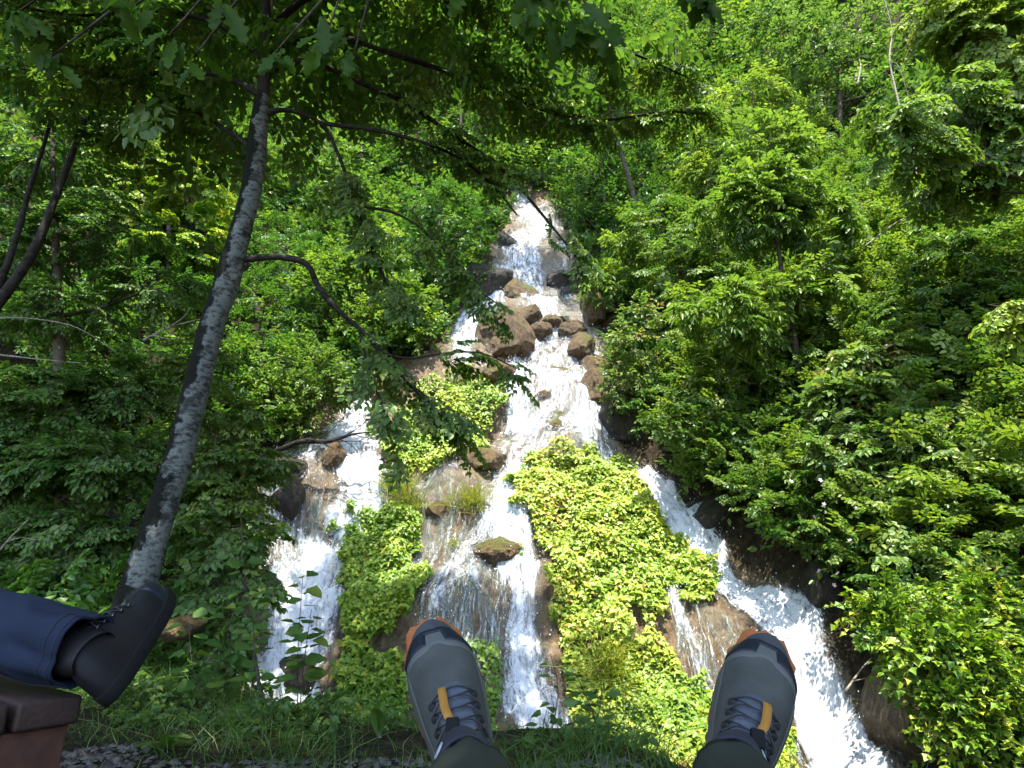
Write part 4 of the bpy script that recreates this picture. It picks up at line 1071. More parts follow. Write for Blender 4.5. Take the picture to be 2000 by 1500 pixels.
# ------------------------------------------------------------------ the oak overhead
def oak_leaf_mesh(seed):
    r = np.random.default_rng(seed)
    n = 33; f = np.linspace(0, 1, n)
    env = .30 * np.sin(np.pi * np.clip(f * .93 + .05, 0, 1)) ** .8 * (.45 + .75 * f)
    lob = 1 - .42 * (.5 + .5 * np.cos(f * 2 * np.pi * 4.6 + .6 + r.uniform(-.4, .4))) * np.clip(f * 3, 0, 1) * np.clip((1.06 - f) * 5, .1, 1)
    w = env * lob + .008
    w[0] = .006; w[-1] = .01
    bend = r.uniform(.05, .30); curl = r.uniform(-.35, .5); wav = r.uniform(.01, .03)
    V = []; uvw = []
    for i, t in enumerate(f):
        for s in (-1, -.5, 0, .5, 1):
            x = s * w[i]; z = -bend * t * t + curl * w[i] * abs(s) * .5 + wav * math.sin(t * 14 + s * 2) * abs(s)
            V.append((x, t - .04 * abs(s) * (1 if abs(s) == 1 else .4), z))
    return np_mesh('leaf', np.array(V), grid_faces(5, n), M['leaf_oak'], True, {'tint': np.full(len(V), r.uniform(.1, 1))})
def oak():
    base = Vector((1.9, -2.3, 0))
    root = empty('oak_tree', base, 'oak whose lobed leaves hang dark across the top of the picture', 'tree')
    def tube(name, pts, sides=9, bump=.06, step=.08, mat='bark_dark'):
        q = resample(np.array(pts, float), step); J = Joined(); J.tube(q[:, :3], q[:, 3], sides, bump, 2)
        me = J.mesh(name, M[mat]); me.transform(Matrix.Translation(-base)); o = link(name, me); o.parent = root; return q
    tube('trunk', [[1.9, -2.3, -.1, .24], [1.8, -2.2, 2, .20], [1.6, -2.0, 4, .16], [1.5, -1.8, 6, .10]], 14)
    hub = at(820, -330, 1.15)
    tube('bough', [[1.7, -2.1, 2.6, .11], [1.0, -1.0, 3.0, .06], [hub.x + .1, hub.y - .3, hub.z + .15, .03], [*hub, .018]])
    tube('bough', [[1.6, -2.0, 4, .10], [2.2, -.6, 5.4, .07], [2.6, 1.2, 6.2, .04]])
    tube('bough', [[1.6, -2.0, 4.4, .10], [.4, -.6, 5.6, .07], [-.6, 1.0, 6.3, .04]])
    tube('bough', [[1.6, -2.0, 3.6, .10], [3.2, -1.2, 5.0, .07], [4.4, 0, 6.0, .04]])
    meshes = [oak_leaf_mesh(i) for i in range(8)]
    # hanging clusters: px, py of the twig end, distance, leaves, spread px
    cl = [(1035, 20, 1.35, 7, 60), (1120, 40, 1.30, 8, 70), (1190, 70, 1.4, 5, 50), (1060, -30, 1.2, 6, 80), (1375, -10, 1.35, 6, 36), (1345, -40, 1.3, 4, 30),
          (640, 60, 1.4, 9, 70), (540, 100, 1.5, 7, 50), (330, 70, 1.5, 5, 40), (380, 110, 1.6, 4, 40), (265, 10, 1.3, 5, 60), (100, 110, 1.5, 5, 50), (40, 20, 1.4, 5, 60), (690, 110, 1.6, 4, 50), (420, -20, 1.2, 6, 80), (900, -40, 1.3, 5, 70)]
    Ml = root.matrix_basis.inverted()
    for (px, py, Y, n, sp) in cl:
        e = at(px, py, Y)
        mid = (hub + e) / 2 + Vector((rng.normal(0, .05), rng.normal(0, .05), .10))
        tube('twig', [[*hub, .010], [*mid, .006], [*e, .0028]], 6, .04, .04)
        for k in range(n):
            b = e + Vector((rng.normal(0, .35), rng.normal(0, .4), rng.normal(0, .25))) * (sp * Y / F)
            sw = rng.normal(0, .55)
            y = np.array([sw, rng.normal(-.05, .35), -1.0]); z = np.array([rng.normal(0, .5), -.85, .45 + rng.normal(0, .3)])
            R = frames(y, z); s = rng.uniform(.075, .118)
            o = bpy.data.objects.new('leaf', meshes[int(rng.integers(0, 8))]); COL.objects.link(o); o.parent = root
            m = Matrix(((R[0, 0], R[0, 1], R[0, 2], b.x), (R[1, 0], R[1, 1], R[1, 2], b.y), (R[2, 0], R[2, 1], R[2, 2], b.z), (0, 0, 0, 1)))
            o.matrix_basis = Ml @ m @ Matrix.Scale(float(s), 4)
    L = Leaves()  # crown out of view; masses added along the sun's path shade shoes and bench
    for c, r, k in (((.9, .3, 6.4), (1.9, 1.7, .8), 150), ((2.9, .6, 6.6), (1.9, 1.8, .9), 150), ((4.3, -.2, 6.6), (1.7, 1.6, .9), 90), ((.2, 1.9, 6.9), (1.8, .9, .6), 100), ((2.4, 2.2, 7.0), (1.9, .8, .6), 100), ((1.6, -2.2, 7.4), (2.6, 2.0, 1.2), 110), ((-1.2, .8, 6.8), (1.7, 1.5, .8), 170), ((.0, -1.2, 6.6), (1.4, 1.2, .7), 140), ((-1.3, -.6, 6.8), (1.5, 1.3, .7), 140)):
        P, d = blob_points(c, r, k, .2)
        put_sprays(L, 'tuft', P, d * np.array([1, 1, .4]), np.array([0, 0, 1.]) + rng.normal(0, .3, (k, 3)), rng.uniform(.45, .7, k), np.full(k, .5))
    o = link('crown', L.mesh('crown', T_BROAD, M['leaf_oak'], None, base)); o.parent = root; o['kind'] = 'stuff'
oak()

# ------------------------------------------------------------------ the verge: gravel, grass, herbs
def ground_z(x, y): return Hn(x, y)
M['pebble'] = principled('pebbles', (0.03, 0.027, 0.023), 0.9, noise=(30, (0.10, 0.092, 0.08), .4, .6))
def gravel():
    n = 9000
    x = rng.uniform(-3.2, 1.6, n); y = rng.uniform(1.6, 3.3, n) + .3 * vnoise(x * 1.5, x * 0, x * 0, 4)
    k = (y < edge(x) - .35) & (vnoise(x * 1.6, y * 1.6, 0 * x, 6) > -.45 + 1.1 * np.clip((y - 2.75) / .6, 0, 1)); x, y = x[k], y[k]; n = len(x)
    P = np.stack([x, y, ground_z(x, y) + .004], -1)
    t = np.array([[1, 0, 0], [.3, .9, 0], [-.8, .5, 0], [-.7, -.6, 0], [.4, -.9, 0], [.2, .1, .75], [-.35, -.05, .6]])
    f = np.array([[0, 1, 5], [1, 2, 6], [2, 3, 6], [3, 4, 5], [4, 0, 5], [1, 6, 5], [3, 5, 6]])
    s = rng.gamma(3, .0042, n) + .004; a = rng.uniform(0, 6.28, n)
    tv = np.repeat(t[None], n, 0) * rng.uniform(.6, 1.3, (n, 7, 1)) * np.array([1, .75, .75])
    c, sn = np.cos(a)[:, None], np.sin(a)[:, None]
    tv = np.stack([tv[..., 0] * c - tv[..., 1] * sn, tv[..., 0] * sn + tv[..., 1] * c, tv[..., 2]], -1)
    Vv = (P[:, None] + tv * s[:, None, None]).reshape(-1, 3)
    o = link('gravel', np_mesh('gravel', Vv, (f[None] + (np.arange(n) * 7)[:, None, None]).reshape(-1, 3), M['pebble'], False)); o['kind'] = 'stuff'
gravel()
def grass():
    n = 42000
    x = rng.uniform(-4.2, 2.6, n); y = rng.uniform(2.0, 5.0, n)
    ye = edge(x)
    dens = np.clip((y - (ye - 1.35)) / .5, 0, 1) * (1 - np.clip((y - ye - .25) / .4, 0, 1)) * np.clip(.65 + .8 * vnoise(x * 2.2, y * 2.2, 0 * x, 13), .05, 1)
    k = rng.uniform(0, 1, n) < dens; x, y, dn = x[k], y[k], dens[k]; n = len(x)
    P = np.stack([x, y, ground_z(x, y) - .01], -1)
    D = unit(np.array([0, -.1, 1.]) + rng.normal(0, .38, (n, 3)))
    Vv, Fc, T = blades(P, D, rng.uniform(.06, .26, n) * (.5 + .6 * dn), rng.uniform(.0012, .0026, n), np.clip(.5 + rng.normal(0, .25, n), 0, 1), rng.normal(0, .75, (n, 2)))
    o = link('grass', np_mesh('grass', Vv, Fc, M['grass'], False, {'tint': T})); o['kind'] = 'stuff'
grass()
def ground_cover(xr, yr, n, size, tpl, mat, hmax, tint, fn, seed):
    x = rng.uniform(*xr, n); y = rng.uniform(*yr, n); k = fn(x, y); x, y = x[k], y[k]; n = len(x)
    h = rng.uniform(.1, 1, n) * hmax * (.6 + .6 * vnoise(x * 3, y * 3, 0 * x, seed))
    P = np.stack([x, y, ground_z(x, y) + np.abs(h)], -1)
    az = rng.uniform(0, 6.28, n)
    Y = np.stack([np.cos(az), np.sin(az), rng.normal(-.1, .25, n)], -1); Z = np.array([0, -.35, 1]) + rng.normal(0, .33, (n, 3))
    L = Leaves(); L.add(P, frames(Y, Z), size * rng.uniform(.6, 1.3, n), np.clip(tint + rng.normal(0, .18, n), 0, 1))
    o = link('ground_cover', L.mesh('ground_cover', tpl, M[mat])); o['kind'] = 'stuff'
ground_cover((-3.6, -.9), (2.6, 5.6), 7200, .040, T_LOBE, 'leaf_mid', .15, .6, lambda x, y: (y > edge(x) - .75 + .3 * vnoise(x * 2, y * 2, 0 * x, 3)) & (y < edge(x) + .5), 51)
ground_cover((-1.2, 2.8), (2.4, 4.4), 2200, .05, T_OVAL, 'leaf_mid', .13, .45, lambda x, y: (y > edge(x) - .22) & (y < edge(x) + .35) & (vnoise(x * 2.5, y * 2.5, 0 * x, 15) > -.1), 52)
ground_cover((-5.5, -2.4), (3.6, 8.0), 5200, .075, T_OVAL, 'leaf_deep', .5, .6, lambda x, y: (y > edge(x) + .1), 53)

# plantain with ribbed strap leaves, and other herbs with leaves one can pick apart
def strap_leaf_mesh(seed, w, name='leaf', mat='leaf_mid'):
    r = np.random.default_rng(seed); n = 12; f = np.linspace(0, 1, n)
    wd = w * np.sin(np.pi * np.clip(f * .9 + .06, 0, 1)) ** .7
    V = [(s * wd[i], f[i] * (1 - .18 * f[i]), .42 * f[i] - .62 * f[i] ** 2 + .35 * wd[i] * abs(s)) for i in range(n) for s in (-1, -.4, 0, .4, 1)]
    return np_mesh(name, np.array(V), grid_faces(5, n), M[mat], True, {'tint': np.full(len(V), r.uniform(.3, .8))})
def rosette(name, label, px, py, n, L, w, up, Y=None, spread=1.0):
    c = hit(px, py, Hn) if Y is None else at(px, py, Y)
    root = empty(name, c, label, 'plant')
    ms = [strap_leaf_mesh(i + n, w) for i in range(3)]
    for k in range(n):
        o = link('leaf', ms[k % 3]); o.parent = root
        o.rotation_euler = (up + rng.normal(0, .18), rng.normal(0, .15), k * 6.283 / n * spread + rng.normal(0, .3)); s = L * rng.uniform(.75, 1.15); o.scale = (s, s, s)
    J = Joined(); J.tube(np.array([[0, 0, -.03], [0, 0, .0], [0, 0, .03]]), np.array([.008, .01, .004]), 6); o = link('crown', J.mesh('crown', M['bark_grey'])); o.parent = root
rosette('plantain', 'plantain rosette with ribbed strap leaves growing out of the gravel', 318, 1466, 7, .17, .17, .45)
rosette('broad_bladed_plant', 'clump of broad dark upright blades beside the left trail shoe', 742, 1440, 6, .24, .10, 1.15, spread=1.0)
rosette('dock_plant', 'single dock with wide low leaves between the shoes', 1035, 1466, 5, .12, .22, .6)

def tall_herb(name, label, px, py, stems, hgt, tpl, mat, size, per, Y=None, cat='plant', lean=.18, tint=.5, pair=True):
    c = hit(px, py, Hn) if Y is None else at(px, py, Y)
    if Y is not None: c.z = float(Hn(c.x, c.y))
    root = empty(name, c, label, cat); J = Joined(); PP, RR, SS, TT = [], [], [], []
    for k in range(stems):
        b = np.array([rng.normal(0, .07 * stems ** .5), rng.normal(0, .05), -.02]); h = hgt * rng.uniform(.6, 1.05)
        tip = b + np.array([rng.normal(0, lean) * h, rng.normal(-.05, .1) * h, h])
        q = resample([[*b], [*((b + tip) / 2 + rng.normal(0, .03, 3))], [*tip]], .05)
        J.tube(q, np.linspace(.0035, .0014, len(q)), 5)
        for i in range(per):
            f = .22 + .78 * (i + .5) / per; p = q[min(len(q) - 1, int(f * (len(q) - 1)))]
            for sg in ((1, -1) if pair else (1,)):
                a = i * 1.7 + (0 if sg > 0 else math.pi) + rng.normal(0, .3)
                d = np.array([math.cos(a), math.sin(a) * .7, rng.uniform(-.25, .35)])
                PP.append(p + d * .03); RR.append(frames(d[None], np.array([[0, -.35, 1.]]) + rng.normal(0, .3, (1, 3)))[0]); SS.append(size * rng.uniform(.65, 1.2) * (1.15 - .4 * f)); TT.append(np.clip(tint + rng.normal(0, .2), 0, 1))
    o = link('stem', J.mesh('stem', M['bark_dark'])); o.parent = root
    leaf_objects(root, np.array(PP) + np.array(c), np.array(RR), np.array(SS), np.array(TT), tpl, mat)
    return root
tall_herb('tall_herb', 'tall thin herb with toothed dark leaves between the shoes, left one', 1165, 1440, 3, .42, T_OVAL, 'leaf_mid', .085, 6)
tall_herb('tall_herb', 'tallest thin herb left of the right trail shoe with leaves near its top', 1265, 1440, 3, .62, T_OVAL, 'leaf_mid', .08, 8, tint=.35)
tall_herb('leafy_herb', 'bushy herb in front of the foot of the middle strand', 1090, 1450, 5, .17, T_BROAD, 'leaf_mid', .06, 5, tint=.4)
tall_herb('leafy_herb', 'leafy herb standing before the lower end of the right chute', 1590, 1520, 4, .36, T_BROAD, 'leaf_mid', .075, 6, tint=.5, Y=2.7)
tall_herb('leafy_herb', 'dark leafy herb at the bottom right of the right trail shoe', 1800, 1540, 5, .42, T_BROAD, 'leaf_mid', .07, 6, tint=.3, Y=2.7)
tall_herb('heart_leaved_sapling', 'sapling with heart shaped leaves on long stems left of the left falls foot', 530, 1400, 3, .95, T_BROAD, 'leaf_mid', .12, 11, tint=.6)
tall_herb('heart_leaved_sapling', 'sapling with a few heart shaped leaves crossing the pale stone', 420, 1385, 3, .75, T_BROAD, 'leaf_mid', .12, 8, tint=.55)

# pale pink roses
M['petal'] = principled('rose_petals', (0.72, 0.42, 0.50), 0.6, noise=(60, (0.80, 0.66, 0.68), .4, .6))
rose = [o for o in COL.objects if o.name.startswith('wild_rose')][0]
fv = np.array([[0, 0, .0]] + [[math.cos(a) * (1 if i % 2 else .55), math.sin(a) * (1 if i % 2 else .55), .25 if i % 2 else .1] for i, a in enumerate(np.linspace(0, 2 * math.pi, 10, endpoint=False))])
ff = np.array([[0, 1 + (2 * i) % 10, 1 + (2 * i + 1) % 10, 1 + (2 * i + 2) % 10] for i in range(5)])
fme = np_mesh('blossom', fv, ff, M['petal'], False)
for px, py in ((1545, 940), (1602, 938), (1610, 985), (1622, 1000), (1640, 1012), (1672, 992), (1690, 990), (1636, 1120), (1629, 1143), (1700, 1095), (1765, 1070), (1590, 1010), (1660, 1055), (1600, 1115)):
    p = at(px, py, rose.location.y - .25 - .2 * rng.uniform())
    o = link('blossom', fme); o.parent = rose; o.location = p - rose.location; o.scale = (.036,) * 3
    o.rotation_euler = (1.0 + rng.normal(0, .4), rng.normal(0, .4), rng.uniform(0, 6))

# ------------------------------------------------------------------ benches
def wood_mat(name, a, b, rough=.45):
    m, t, out = nodes(name); p = N(t, 'ShaderNodeBsdfPrincipled'); p.inputs['Roughness'].default_value = rough
    tc = N(t, 'ShaderNodeTexCoord'); mp = N(t, 'ShaderNodeMapping'); mp.inputs['Scale'].default_value = (2, 30, 30); t.links.new(tc.outputs['Object'], mp.inputs['Vector'])
    n = N(t, 'ShaderNodeTexNoise'); n.inputs['Scale'].default_value = 4; n.inputs['Detail'].default_value = 8; t.links.new(mp.outputs[0], n.inputs['Vector'])
    r = ramp(t, n.outputs['Fac'], [(.3, a), (.7, b)]); t.links.new(r.outputs[0], p.inputs['Base Color'])
    bb = N(t, 'ShaderNodeBump'); bb.inputs['Strength'].default_value = .25; bb.inputs['Distance'].default_value = .004; t.links.new(n.outputs['Fac'], bb.inputs['Height']); t.links.new(bb.outputs[0], p.inputs['Normal'])
    t.links.new(p.outputs[0], out.inputs[0]); return m
M['slat'] = wood_mat('dark_stained_slat', (0.014, 0.007, 0.0045), (0.044, 0.018, 0.010), .75)
M['rust'] = principled('rusty_end_panel', (0.040, 0.014, 0.008), 0.75, bump=(60, .25, .003), noise=(26, (0.085, 0.030, 0.015), .35, .7))
def box_mesh(name, sx, sy, sz, mat, bev=.006):
    bm = bmesh.new(); bmesh.ops.create_cube(bm, size=1); bmesh.ops.scale(bm, vec=(sx, sy, sz), verts=bm.verts)
    bmesh.ops.bevel(bm, geom=bm.edges[:], offset=bev, segments=3, affect='EDGES', profile=.6)
    return bm_mesh(name, bm, M[mat], True)
def bench(label, corner, ang, top, nsl=4, length=1.75):
    """corner: far corner of the near end; local x runs along the bench away from that end, y across"""
    root = empty('bench', (corner[0], corner[1], 0), label, 'bench', None, (0, 0, ang))
    sl = box_mesh('slat', length, .115, .055, 'slat', .009)
    for k in range(nsl):
        o = link('slat', sl); o.parent = root; o.location = (length / 2, .0575 + k * .128, top - .0275)
    for e in (.045, length - .30):
        o = link('end_panel', box_mesh('end_panel', .05, nsl * .128 - .035, top - .0575, 'rust', .004)); o.parent = root; o.location = (e, nsl * .064 - .006, (top - .0575) / 2)
    return root
Lx = Vector((-.81, .59, 0)).normalized()
ANG = math.atan2(Lx.y, Lx.x)
K = at(164, 1357, 1.45); LT = K.z
b1 = bench('dark slatted bench with a rusty end panel at the lower left', (K.x, K.y), ANG, LT)

# ------------------------------------------------------------------ shoes
M['knit'] = None
def knit_mat(name, base, dark, scale=340):
    m, t, out = nodes(name); p = N(t, 'ShaderNodeBsdfPrincipled'); p.inputs['Roughness'].default_value = .8; p.inputs['Specular IOR Level'].default_value = .25
    uv = N(t, 'ShaderNodeTexCoord'); w = N(t, 'ShaderNodeTexWave'); w.wave_type = 'BANDS'; w.bands_direction = 'Y'; w.inputs['Scale'].default_value = scale / 3.2; w.inputs['Distortion'].default_value = .6; w.inputs['Detail'].default_value = 1
    t.links.new(uv.outputs['Object'], w.inputs['Vector'])
    n = N(t, 'ShaderNodeTexNoise'); n.inputs['Scale'].default_value = 14; n.inputs['Detail'].default_value = 5; t.links.new(uv.outputs['Object'], n.inputs['Vector'])
    r = ramp(t, n.outputs['Fac'], [(.3, dark), (.65, base)])
    mx = N(t, 'ShaderNodeMixRGB', blend_type='MULTIPLY'); mx.inputs[0].default_value = .35; t.links.new(r.outputs[0], mx.inputs[1]); t.links.new(w.outputs['Color'], mx.inputs[2]); t.links.new(mx.outputs[0], p.inputs['Base Color'])
    b = N(t, 'ShaderNodeBump'); b.inputs['Strength'].default_value = .5; b.inputs['Distance'].default_value = .0012; t.links.new(w.outputs['Fac'], b.inputs['Height']); t.links.new(b.outputs[0], p.inputs['Normal'])
    t.links.new(p.outputs[0], out.inputs[0]); return m
M['knit'] = knit_mat('grey_knit', (0.088, 0.094, 0.084), (0.050, 0.054, 0.049))
M['overlay'] = principled('grey_overlay', (0.070, 0.074, 0.068), .7, bump=(300, .1, .001))
M['toe_rubber'] = principled('dark_toe_rubber', (0.008, 0.011, 0.017), .5, spec=.25, bump=(120, .1, .001))
M['outsole'] = principled('orange_outsole', (0.34, 0.105, 0.028), .65, bump=(200, .2, .001), noise=(40, (0.27, 0.08, 0.02), .4, .6))
M['midsole'] = principled('dark_midsole', (0.05, 0.058, 0.062), .6)
M['lace'] = principled('black_cord', (0.010, 0.011, 0.013), .7, bump=(900, .4, .001))
M['tab'] = principled('mustard_webbing', (0.33, 0.155, 0.022), .7, bump=(900, .5, .001))
M['cuff'] = principled('navy_sock_cuff', (0.013, 0.015, 0.024), .85, bump=(700, .3, .001))
M['tongue'] = knit_mat('blue_grey_tongue', (0.11, 0.125, 0.155), (0.06, 0.07, 0.09), 420)
M['emblem'] = principled('pale_print', (0.30, 0.33, 0.37), .5)
M['leather'] = principled('black_leather', (0.007, 0.007, 0.008), .6, spec=.25, bump=(160, .35, .0012), noise=(9, (0.014, 0.013, 0.013), .4, .7))
M['toe_blue'] = principled('blue_black_toe_cap', (0.010, 0.013, 0.022), .38, spec=.4, bump=(200, .12, .001))
M['black_rubber'] = principled('black_rubber', (0.008, 0.008, 0.008), .85, spec=.2, bump=(90, .4, .002))
M['steel'] = principled('dark_steel', (0.16, 0.16, 0.17), .35, metal=1.0)

class Last:
    """the form of a shoe: y along the foot, z up from the sole"""
    def __init__(s, rows, spring=.026, asym=.006):
        s.r = np.array(rows); s.spring = spring; s.asym = asym
    def at(s, y, a, off=0.0):
        """a: 0 = right edge at the sole, pi/2 = ridge, pi = left edge"""
        y = np.asarray(y, float); a = np.asarray(a, float)
        w = np.interp(y, s.r[:, 0], s.r[:, 1]); zt = np.interp(y, s.r[:, 0], s.r[:, 2])
        zb = .002
        ca, sa = np.cos(a), np.sin(a)
        x = w * np.sign(ca) * np.abs(ca) ** .72; z = zb + (zt - zb) * np.abs(sa) ** .72
        x = x * (1 - .10 * (z - zb) / (zt - zb + 1e-6))
        nx = ca / (w + 1e-4); nz = sa / (zt + 1e-4); nl = np.sqrt(nx * nx + nz * nz) + 1e-9
        x = x + nx / nl * off; z = z + nz / nl * off
        yy = y + np.where(y > .25, off * (y - .25) / .055, 0)
        t = np.clip((y - .17) / .13, 0, 1.2)
        return np.stack([x + s.asym * np.sin(np.clip(y / .30, 0, 1) * np.pi), yy, z + s.spring * t * t], -1)
def smooth_rows(rows, n=46):
    rows = np.array(rows); P = resample(rows, .004)
    # monotone in y
    y = np.linspace(rows[0, 0], rows[-1, 0], n)
    y = rows[0, 0] + (rows[-1, 0] - rows[0, 0]) * (1 - np.cos(np.linspace(0, np.pi, n))) / 2
    i = np.argsort(P[:, 0]); return np.stack([y, np.interp(y, P[i, 0], P[i, 1]), np.interp(y, P[i, 0], P[i, 2])], -1)
TRAIL = Last(smooth_rows([(-.010, .002, .005), (-.007, .012, .034), (0, .022, .060), (.02, .033, .085), (.05, .0365, .093), (.085, .0375, .092), (.12, .040, .086), (.155, .0445, .077), (.19, .0495, .067), (.22, .0525, .060), (.248, .0520, .050), (.270, .0465, .042), (.288, .0350, .033), (.299, .0190, .024), (.304, .004, .012)]))
BOOT = Last(smooth_rows([(-.012, .002, .006), (-.008, .014, .05), (0, .024, .085), (.02, .036, .115), (.05, .0405, .128), (.085, .041, .126), (.12, .043, .112), (.155, .0465, .096), (.19, .051, .082), (.22, .0535, .073), (.250, .052, .065), (.278, .0445, .057), (.298, .0310, .046), (.309, .0160, .034), (.314, .004, .02)]), spring=.014)

def patch(last, name, ys, as_, mat, off, thick=.0016, nu=18, nv=18):
    """a piece lying on the upper: ys = (fn of v 0..1 giving y-range), simple rectangular grids in (y, a)"""
    u = np.linspace(0, 1, nu); v = np.linspace(0, 1, nv); U, Vv = np.meshgrid(u, v)
    y0, y1 = ys; a0, a1 = as_
    A = (a0(Vv) if callable(a0) else a0) * (1 - U) + (a1(Vv) if callable(a1) else a1) * U
    Yy = (y0(U) if callable(y0) else y0) * (1 - Vv) + (y1(U) if callable(y1) else y1) * Vv
    e = np.minimum(np.minimum(U, 1 - U), np.minimum(Vv, 1 - Vv)); lift = off * np.clip(e * 12, -.3, 1)
    P = last.at(Yy, A, 0) * 1.0; Pn = last.at(Yy, A, 1.0) - P
    P = P + Pn * lift[..., None]
    return np_mesh(name, P.reshape(-1, 3), grid_faces(nu, nv), M[mat], True)

def shoe_obj(parent, Mw, last, kind, side, legdir=(0, 0, 1)):
    """builds a shoe as part 'shoe' of a person; its pieces are sub-parts"""
    na = 34; a = np.linspace(0, np.pi, na); y = last.r[:, 0]
    Yy, A = np.meshgrid(y, a, indexing='ij')
    P = last.at(Yy, A)
    # open collar: sink the ridge above the ankle
    dip = np.clip(1 - ((Yy - .055) / .045) ** 2, 0, 1) * np.clip(np.sin(A), 0, 1) ** 6 * .004
    P[..., 2] -= dip
    wr = .0012 * np.sin(Yy * 260 + 2 * np.cos(A * 2)) * np.exp(-((Yy - .205) / .022) ** 2) * np.sin(A) ** 2
    P[..., 2] += wr
    me = np_mesh('shoe' if kind == 'trail' else 'boot', P.reshape(-1, 3), grid_faces(na, len(y)), M['knit' if kind == 'trail' else 'leather'], True)
    body = link('shoe' if kind == 'trail' else 'boot', me); body.parent = parent; body.matrix_basis = Mw
    def sub(name, m):
        o = link(name, m); o.parent = body; return o
    # sole: midsole and outsole as slabs with rounded sides
    def slab(name, mat, zlo, zhi, grow, lug=0.0):
        n = 72; th = np.linspace(0, 2 * np.pi, n, endpoint=False)
        yy = np.linspace(0, 1, 24)
        Yc = last.r[:, 0]
        # outline
        yo = last.r[0, 0] + (last.r[-1, 0] - last.r[0, 0]) * (1 - np.cos(th)) / 2
        w = np.interp(yo, Yc, last.r[:, 1]); w = np.where(th <= np.pi, w, -w)
        cx = last.asym * np.sin(np.clip(yo / .30, 0, 1) * np.pi)
        ex = np.stack([w + cx, yo], -1); ctr = np.array([0.0, .15])
        nn = np.stack([np.gradient(ex[:, 1]), -np.gradient(ex[:, 0])], -1); nn /= np.linalg.norm(nn, axis=1)[:, None] + 1e-9
        if (nn * (ex - ctr)).sum() < 0: nn = -nn
        toe = np.clip((yo - .262) / .035, 0, 1) if kind == 'trail' else np.zeros(n)
        g = grow + lug * (np.sin(th * 26) > .1) + (.012 if name == 'outsole' else .003) * toe - (.011 * (1 - toe) if kind == 'trail' else 0)
        rings = []
        for zz, k in ((zlo, 0.0), (zlo, .55), (zlo + .002, .95), ((zlo + zhi) / 2, 1.05), (zhi - .002, 1.0), (zhi, .8), (zhi, 0.0)):
            q = ex + nn * (g[:, None] if k > .5 else grow)
            q = ctr + (q - ctr) * (1 if k > .5 else .02) if k <= .5 else q - nn * (grow * (1.05 - k) * 1.2)
            t = np.clip((q[:, 1] - .17) / .13, 0, 1.2)
            wrap = .030 * np.clip((q[:, 1] - .265) / .05, 0, 1) ** 1.5 if kind == 'trail' else 0
            rings.append(np.stack([q[:, 0], q[:, 1], zz + last.spring * t * t + wrap], -1))
        return np_mesh(name, np.vstack(rings), grid_faces(n, len(rings), True), M[mat], True)
    if kind == 'trail':
        sub('midsole', slab('midsole', 'midsole', -.016, .010, .001))
        sub('outsole', slab('outsole', 'outsole', -.030, -.0155, .005, .0050))
    else:
        sub('outsole', slab('outsole', 'black_rubber', -.024, .006, .003, .002))
    h = np.pi / 2
    if kind == 'trail':
        # two dark rubber toe pads either side of a grey stripe, on a grey bumper
        sub('toe_bumper', patch(last, 'toe_bumper', (lambda u: .240 + .014 * np.sin(u * np.pi) + .010 * np.exp(-((u - .5) / .06) ** 2), .300), (.04, np.pi - .04), 'overlay', .0016, nu=40, nv=40))
        sub('toe_cap', patch(last, 'toe_cap', (lambda u: .252 + .012 * u, .3022), (.12, h - .16), 'toe_rubber', .0036, nv=40))
        sub('toe_cap', patch(last, 'toe_cap', (lambda u: .264 - .012 * u, .3022), (h + .16, np.pi - .12), 'toe_rubber', .0036, nv=40))
        sub('toe_cap', patch(last, 'toe_cap', (.284, .3035), (.10, np.pi - .10), 'toe_rubber', .0040, nu=40, nv=40))
        for sg in (1, -1):
            aa = (lambda q: q) if sg > 0 else (lambda q: np.pi - q)
            sub('side_overlay', patch(last, 'side_overlay', (.03, .250), ((lambda v: aa(.02 + 0 * v)), (lambda v: aa(.50 + .18 * np.sin(v * 9) * .5 - .25 * v))), 'overlay', .0014))
        # tongue
        sub('tongue', patch(last, 'tongue', (.088, lambda u: .165 + .022 * np.sin(u * np.pi)), (h - .50, h + .50), 'tongue', .0022, nu=22, nv=24))
        # eyelet loops
        ey = [(.160, .62), (.140, .66), (.118, .72), (.098, .78)]
        for yy, da in ey:
            for sg in (1, -1):
                sub('eyelet_loop', patch(last, 'eyelet_loop', (yy - .0055, yy + .0055), (h + sg * (da - .16), h + sg * (da + .12)), 'lace', .0036, nu=8, nv=6))
        # cord zigzag
        J = Joined()
        def lp(yy, da, o=.0052): return last.at(yy, h + da, o)
        def cord(p): 
            q = resample(np.array(p), .004); J.tube(q, np.full(len(q), .00095), 6)
        for i in range(len(ey) - 1):
            (ya, da), (yb, db) = ey[i], ey[i + 1]
            for sg in (1, -1):
                cord([lp(ya, sg * (da - .12)), lp(ya * .6 + yb * .4, sg * .18, .0075), lp(ya * .4 + yb * .6, -sg * .2, .008), lp(yb, -sg * (db - .1))])
        cord([lp(.160, .5), lp(.168, .2), lp(.170, 0, .006), lp(.168, -.2), lp(.160, -.5)])
        cord([lp(.098, .68), lp(.086, .5), lp(.082, .15, .008), lp(.088, -.2, .009), lp(.098, -.68)])
        cord([lp(.098, side * .6, .008), lp(.075, side * .75, .009), lp(.055, side * .9, .009), lp(.045, side * .8, .011), lp(.065, side * .7, .010), lp(.09, side * .3, .011)])
        sub('laces', J.mesh('laces', M['lace']))
        # mustard pull tab
        q = np.array([last.at(yy, h - side * aoff, of) for yy, aoff, of in ((.176, .12, .004), (.165, .14, .008), (.150, .15, .0095), (.135, .16, .0105), (.122, .14, .013), (.112, .12, .011))])
        q = resample(q, .004); wdir = np.array([1, .12 * side, 0]) * .0055
